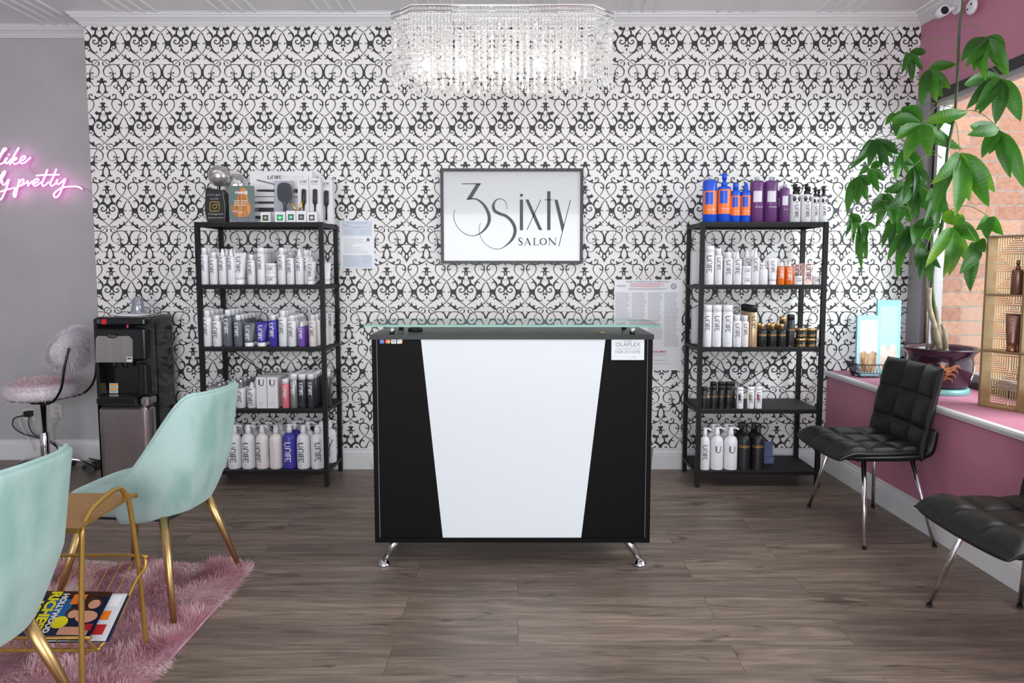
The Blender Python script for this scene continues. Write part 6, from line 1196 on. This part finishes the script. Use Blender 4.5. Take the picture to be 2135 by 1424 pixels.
def leaf_mat():
    m = bpy.data.materials.new('money_tree_leaf'); m.use_nodes = True; nt = m.node_tree; N = nt.nodes; L = nt.links; b = N['Principled BSDF']; b.inputs['Roughness'].default_value = .38
    at = N.new('ShaderNodeAttribute'); at.attribute_name = 'leafuv'; sp_ = N.new('ShaderNodeSeparateXYZ'); L.new(at.outputs['Vector'], sp_.inputs[0])
    ns_ = N.new('ShaderNodeTexNoise'); ns_.inputs['Scale'].default_value = 9; tc = N.new('ShaderNodeTexCoord'); L.new(tc.outputs['Object'], ns_.inputs['Vector'])
    ad = N.new('ShaderNodeMath'); ad.operation = 'MULTIPLY_ADD'; L.new(ns_.outputs['Fac'], ad.inputs[0]); ad.inputs[1].default_value = .5; L.new(sp_.outputs['Z'], ad.inputs[2])
    c = N.new('ShaderNodeValToRGB'); e = c.color_ramp.elements; e[0].position = .2; e[0].color = lin((36, 84, 26)) + (1,); e[1].position = 1.0; e[1].color = lin((160, 192, 52)) + (1,); e2 = e.new(.62); e2.color = lin((66, 128, 34)) + (1,)
    L.new(ad.outputs[0], c.inputs[0])
    wv = N.new('ShaderNodeTexWave'); wv.inputs['Scale'].default_value = 1.0; wv.inputs['Distortion'].default_value = 0; mpp = N.new('ShaderNodeMapping'); mpp.inputs['Scale'].default_value = (4.5, 0, 0); L.new(at.outputs['Vector'], mpp.inputs['Vector']); L.new(mpp.outputs[0], wv.inputs['Vector'])
    bp = N.new('ShaderNodeBump'); bp.inputs['Strength'].default_value = .12; bp.inputs['Distance'].default_value = .004; L.new(wv.outputs['Fac'], bp.inputs['Height']); L.new(bp.outputs[0], b.inputs['Normal'])
    L.new(c.outputs[0], b.inputs['Base Color'])
    tl = N.new('ShaderNodeBsdfTranslucent'); L.new(c.outputs[0], tl.inputs[0]); mx = N.new('ShaderNodeMixShader'); mx.inputs[0].default_value = .45; L.new(b.outputs[0], mx.inputs[1]); L.new(tl.outputs[0], mx.inputs[2]); L.new(mx.outputs[0], N['Material Output'].inputs[0]); return m
m_leaf = leaf_mat(); m_pet = M('leaf_stalk', (120, 140, 80), .5)
def leaflet(vs, fs, uv, p0, p1, wid, droop, toward, yel):
    d = p1 - p0; l = d.length; dn = d.normalized(); view = (p0 + pc - Vector((0, 0, CAMH))).normalized()
    side = dn.cross(view).normalized(); nrm = side.cross(dn).normalized(); ang = toward; side = (side*math.cos(ang) + nrm*math.sin(ang)).normalized(); nrm = side.cross(dn).normalized()
    if nrm.dot(Vector((0, 0, 1))) < 0: nrm = -nrm
    o = len(vs); n = 9
    for i in range(n+1):
        t = i/n; w = wid*max(0.02, math.sin(PI*min(1, t**.78*1.0)))**.8*(1 if t < .97 else .25); c = p0 + d*t + nrm*(l*droop*math.sin(PI*t)) + Vector((random.gauss(0, .0006),)*3)
        for s_ in (-1, -.5, 0, .5, 1): p = c + side*(w*s_) + nrm*(abs(s_)*w*.28 - .0); vs.append(p); uv.append((t, s_, yel + .35*max(0, t-.6)))
    for i in range(n):
        for k in range(4): a = o+i*5+k; fs.append((a, a+1, a+6, a+5))
CL = [  # hub px, depth, tips (px), leaf width px
 ((1896,108),4.05,[(1931,109),(1924,148),(1902,170),(1879,155)],8,(1997,85)), ((1936,142),3.95,[(1995,134),(1982,186),(1953,214),(1921,224),(1966,203)],12,(1996,110)),
 ((2056,75),3.42,[(2003,130),(2013,140),(2056,170),(2088,134),(2102,161),(2096,106),(2030,150)],14,(1999,58)), ((2088,161),3.40,[(2010,176),(2014,229),(2041,239),(2075,260),(2128,254),(2031,233)],15,(1998,120)),
 ((1923,256),3.72,[(1858,250),(1881,224),(2018,234),(2007,312),(1868,290),(1938,330),(1885,338)],14,(1994,208)), ((2085,269),3.45,[(2022,262),(2016,282),(2047,330),(2107,372),(2134,392),(2062,322)],14,(1996,232)),
 ((1822,289),4.10,[(1768,356),(1810,350),(1854,349),(1875,322),(1782,342)],10,(1960,300)), ((2001,315),3.55,[(1940,385),(1946,452),(1991,452),(2062,433),(2075,402),(2022,420)],17,(1988,250)),
 ((1814,351),4.15,[(1790,365),(1845,377),(1836,338),(1833,402)],9,(1950,380)), ((1788,366),4.10,[(1765,446),(1787,428),(1807,418),(1815,386)],11,(1850,370)), ((1899,386),3.85,[(1842,400),(1846,440),(1913,460),(1948,410),(1946,446),(1930,360)],14,(1968,440)),
 ((1846,402),4.00,[(1826,476),(1864,476),(1812,448),(1876,450)],11,(1900,440)), ((1986,470),3.60,[(1978,576),(1929,558),(2022,552),(2044,506),(2034,480),(2006,446),(1976,438),(1966,580)],15,(1968,430)),
 ((2062,451),3.50,[(2034,480),(2058,500),(2092,490)],14,(1975,440)), ((1904,467),3.90,[(1968,472),(1944,505),(1908,528),(1880,540),(1850,545),(1871,582)],12,(1878,430)), ((1797,465),4.20,[(1773,446),(1826,478),(1803,506),(1784,534),(1797,564),(1808,542)],8,(1850,440)),
 ((2035,503),3.50,[(2023,608),(2054,526),(2000,572)],16,(1972,450)), ((1919,500),3.80,[(1925,579),(1908,560),(1930,556)],10,(1955,480)), ((1888,310),3.95,[(1868,378),(1902,372),(1925,360),(1880,350)],11,(1965,330)),
 ((1965,232),3.85,[(1955,275),(1990,262),(1942,262)],10,(1994,205)), ((1906,345),3.80,[(1882,420),(1900,428),(1922,410),(1890,330),(1940,380)],8,(1965,330)), ((1868,452),3.95,[(1838,520),(1858,530),(1880,512),(1845,480)],8,(1945,430)), ((1930,520),3.70,[(1918,585),(1940,590),(1962,560),(1905,540)],9,(1958,470)),
 ((1842,300),4.15,[(1815,330),(1838,352),(1862,330),(1870,305)],7,(1960,290)), ((1950,395),3.65,[(1925,470),(1948,490),(1975,462),(1930,420)],10,(1972,380)), ((1868,235),4.05,[(1845,262),(1868,285),(1890,262),(1895,240)],8,(1990,225)), ((1775,440),4.25,[(1762,495),(1778,510),(1792,490)],6,(1850,420)),
 ((1884,420),4.0,[(1870,470),(1896,465),(1910,440)],10,(1950,430))]
for i, (hub, Y, tips, wp, att) in enumerate(CL):
    h = PT(hub[0], hub[1], Y); vs = []; fs = []; uv = []; yl = random.uniform(0, .25) + (.12 if i in (2, 4, 7, 16, 12) else 0)
    for tp_ in tips:
        e = PT(tp_[0], tp_[1], Y - random.uniform(-.02, .13)); wd_ = wp*Y/FPX*.95; leaflet(vs, fs, uv, h + (e-h)*.04, e, wd_*random.uniform(.85, 1.1), random.uniform(.05, .14), random.uniform(-.5, .5), yl + random.uniform(-.1, .12))
    me = bpy.data.meshes.new('leaf'); me.from_pydata([tuple(v) for v in vs], [], fs); me.materials.append(m_leaf); a = me.attributes.new('leafuv', 'FLOAT_VECTOR', 'POINT'); a.data.foreach_set('vector', [c for u in uv for c in u]); me.polygons.foreach_set('use_smooth', [True]*len(fs))
    o = bpy.data.objects.new('leaf', me); C.objects.link(o); o.parent = pp
    b0 = PT(att[0], att[1], 3.75); mid = (b0+h)/2 + Vector((0, 0, .04)); MB().tube(cr([b0, mid, h], 6), .0019, 5).build('leaf_stalk', m_pet, o)
# gold lattice display shelf
gs = thing('gold_display_shelf', 'gold compartment shelf with lattice back on the window ledge, cut off at the right', 'shelf', (2.375, 3.36, LZ)); m_gf = M('antique_gold_frame', (165, 140, 105), .4, .7); m_gl = M('gold_lattice', (222, 200, 150), .35, .7)
a = P(2038, 849, 3.42); gh = P(2056, 492, 3.42).z - LZ; gs.location = (a.x, 3.42, LZ); gs.rotation_euler = (0, 0, -1.05)       # local x runs along the front, y = depth
GWd, GD = .17, .10; lv = [0, gh*.337, gh*.665, gh]
def gb(name, mb, m=m_gf, par=None): return mb.build(name, m, par or gs)
for k in (0, 1, 2): gb('upright', MB().box(k*GWd, k*GWd+.010, 0, GD, 0, gh))
for z in lv: gb('shelf_plate', MB().box(.010, 2*GWd, 0, GD, z-(.010 if z > 0 else 0), z+(.010 if z == 0 else 0)))
mb = MB(); cs = .085
for c_ in range(4):
    for r_ in range(int(gh/cs)+1):
        x0, z0 = .010 + c_*(GWd-.005)/2, r_*cs
        for k in range(8):
            t = k/8
            fl = (c_+r_) % 2 == 0
            if z0 + cs*(t) > gh-.012: continue
            zt_ = min(z0+cs, gh-.01)
            if fl: mb.box(x0, x0+(GWd/2)*(1-t), GD-.006, GD-.003, z0+cs*t, z0+cs*t+.0045); mb.box(x0+(GWd/2)*t, x0+(GWd/2)*t+.0045, GD-.006, GD-.003, z0+cs*(1-t) if z0+cs*(1-t) < zt_ else zt_-.001, zt_)
            else: mb.box(x0+(GWd/2)*t, x0+GWd/2, GD-.006, GD-.003, z0+cs*t, z0+cs*t+.0045); mb.box(x0+(GWd/2)*(1-t)-.0045, x0+(GWd/2)*(1-t), GD-.006, GD-.003, z0+cs*(1-t) if z0+cs*(1-t) < zt_ else zt_-.001, zt_)
gb('lattice_back', mb, m_gl)
m_br = M('bronze_brown_plastic', (118, 84, 70), .3, .3)
COL['br'] = m_br; COL['bc'] = M('copper_cap', (150, 100, 74), .25, .6)
def gpos(x, y_, z): return gs.matrix_basis @ Vector((x, y_, z))
gs_m = Matrix.Translation(gs.location) @ Matrix.Rotation(-1.05, 4, 'Z')
for (x, y_, lvl, args, lab, cat) in ((.125, .045, 2, ('sprayer', .050, .165, 'br', 'bc', None, {'name': 'spray_bottle'}), 'brown spray bottle in the top compartment of the gold shelf', 'bottle'), (.118, .045, 1, ('tube', .062, .185, 'br', 'bc', 'v', {'name': 'tube', 'ink': M('copper_print', (165, 120, 96), .4)}), 'brown tube in the middle compartment of the gold shelf', 'tube'), (.155-.002, .075, 1, ('tube', .050, .170, 'bc', 'br', None, {'name': 'tube'}), 'copper tube tucked behind the brown tube in the gold shelf', 'tube')):
    if 'copper tube' in lab: x, y_ = .14, .079
    p = gs_m @ Vector((x, y_, lv[lvl]+.0005)); o = place(args, tuple(p), lab, cat, None, -.6)
    if 'copper tube' in lab: o.scale = (.6, .6, .9)
# security camera near the ceiling
sc = thing('security_camera', 'small black dome security camera on a white mount near the ceiling corner', 'camera', (2.62, 4.25, 2.93))
q0 = Vector((2.56, 4.18, 2.955)); sc.location = q0; q0c = P(1962, 26, 4.18)
sc.location = (min(q0c.x, 2.56), 4.18, q0c.z)
MB().tube([(.085, 0, .03), (.02, -.02, .0)], .014, 10).lathe([(.04, .0), (.04, .012)], 20, T=Matrix.Translation((.088, 0, .03)) @ Matrix.Rotation(PI/2, 4, 'Y')).build('bracket', WHT, sc)
MB().tube([(.0, .03, 0), (0, -.035, 0)], .030, 20).build('housing', WHT, sc); MB().tube([(.0, -.0352, 0), (0, -.037, 0)], .023, 20).build('lens', m_pb, sc)
jb = thing('junction_plate', 'round white ceiling plate with dark holes above the plant stem', 'plate', tuple(P(2003, 14, 4.0)))
jb.location = (2.615, 4.06, P(2003, 14, 4.06).z)
MB().lathe([(.045, 0), (.045, .01), (.03, .02)], 20, T=Matrix.Rotation(-PI/2, 4, 'Y')).build('plate', WHT, jb)
for dy_, dz_ in ((-.015, .01), (.015, -.01)): MB().lathe([(.006, 0), (.006, .002)], 10, T=Matrix.Translation((-.020, dy_, dz_)) @ Matrix.Rotation(-PI/2, 4, 'Y')).build('hole', COL['bk'], jb)
for o in C.objects:
    if 'kind' in o and o.get('kind') == 'structure' and 'label' in o and False: pass
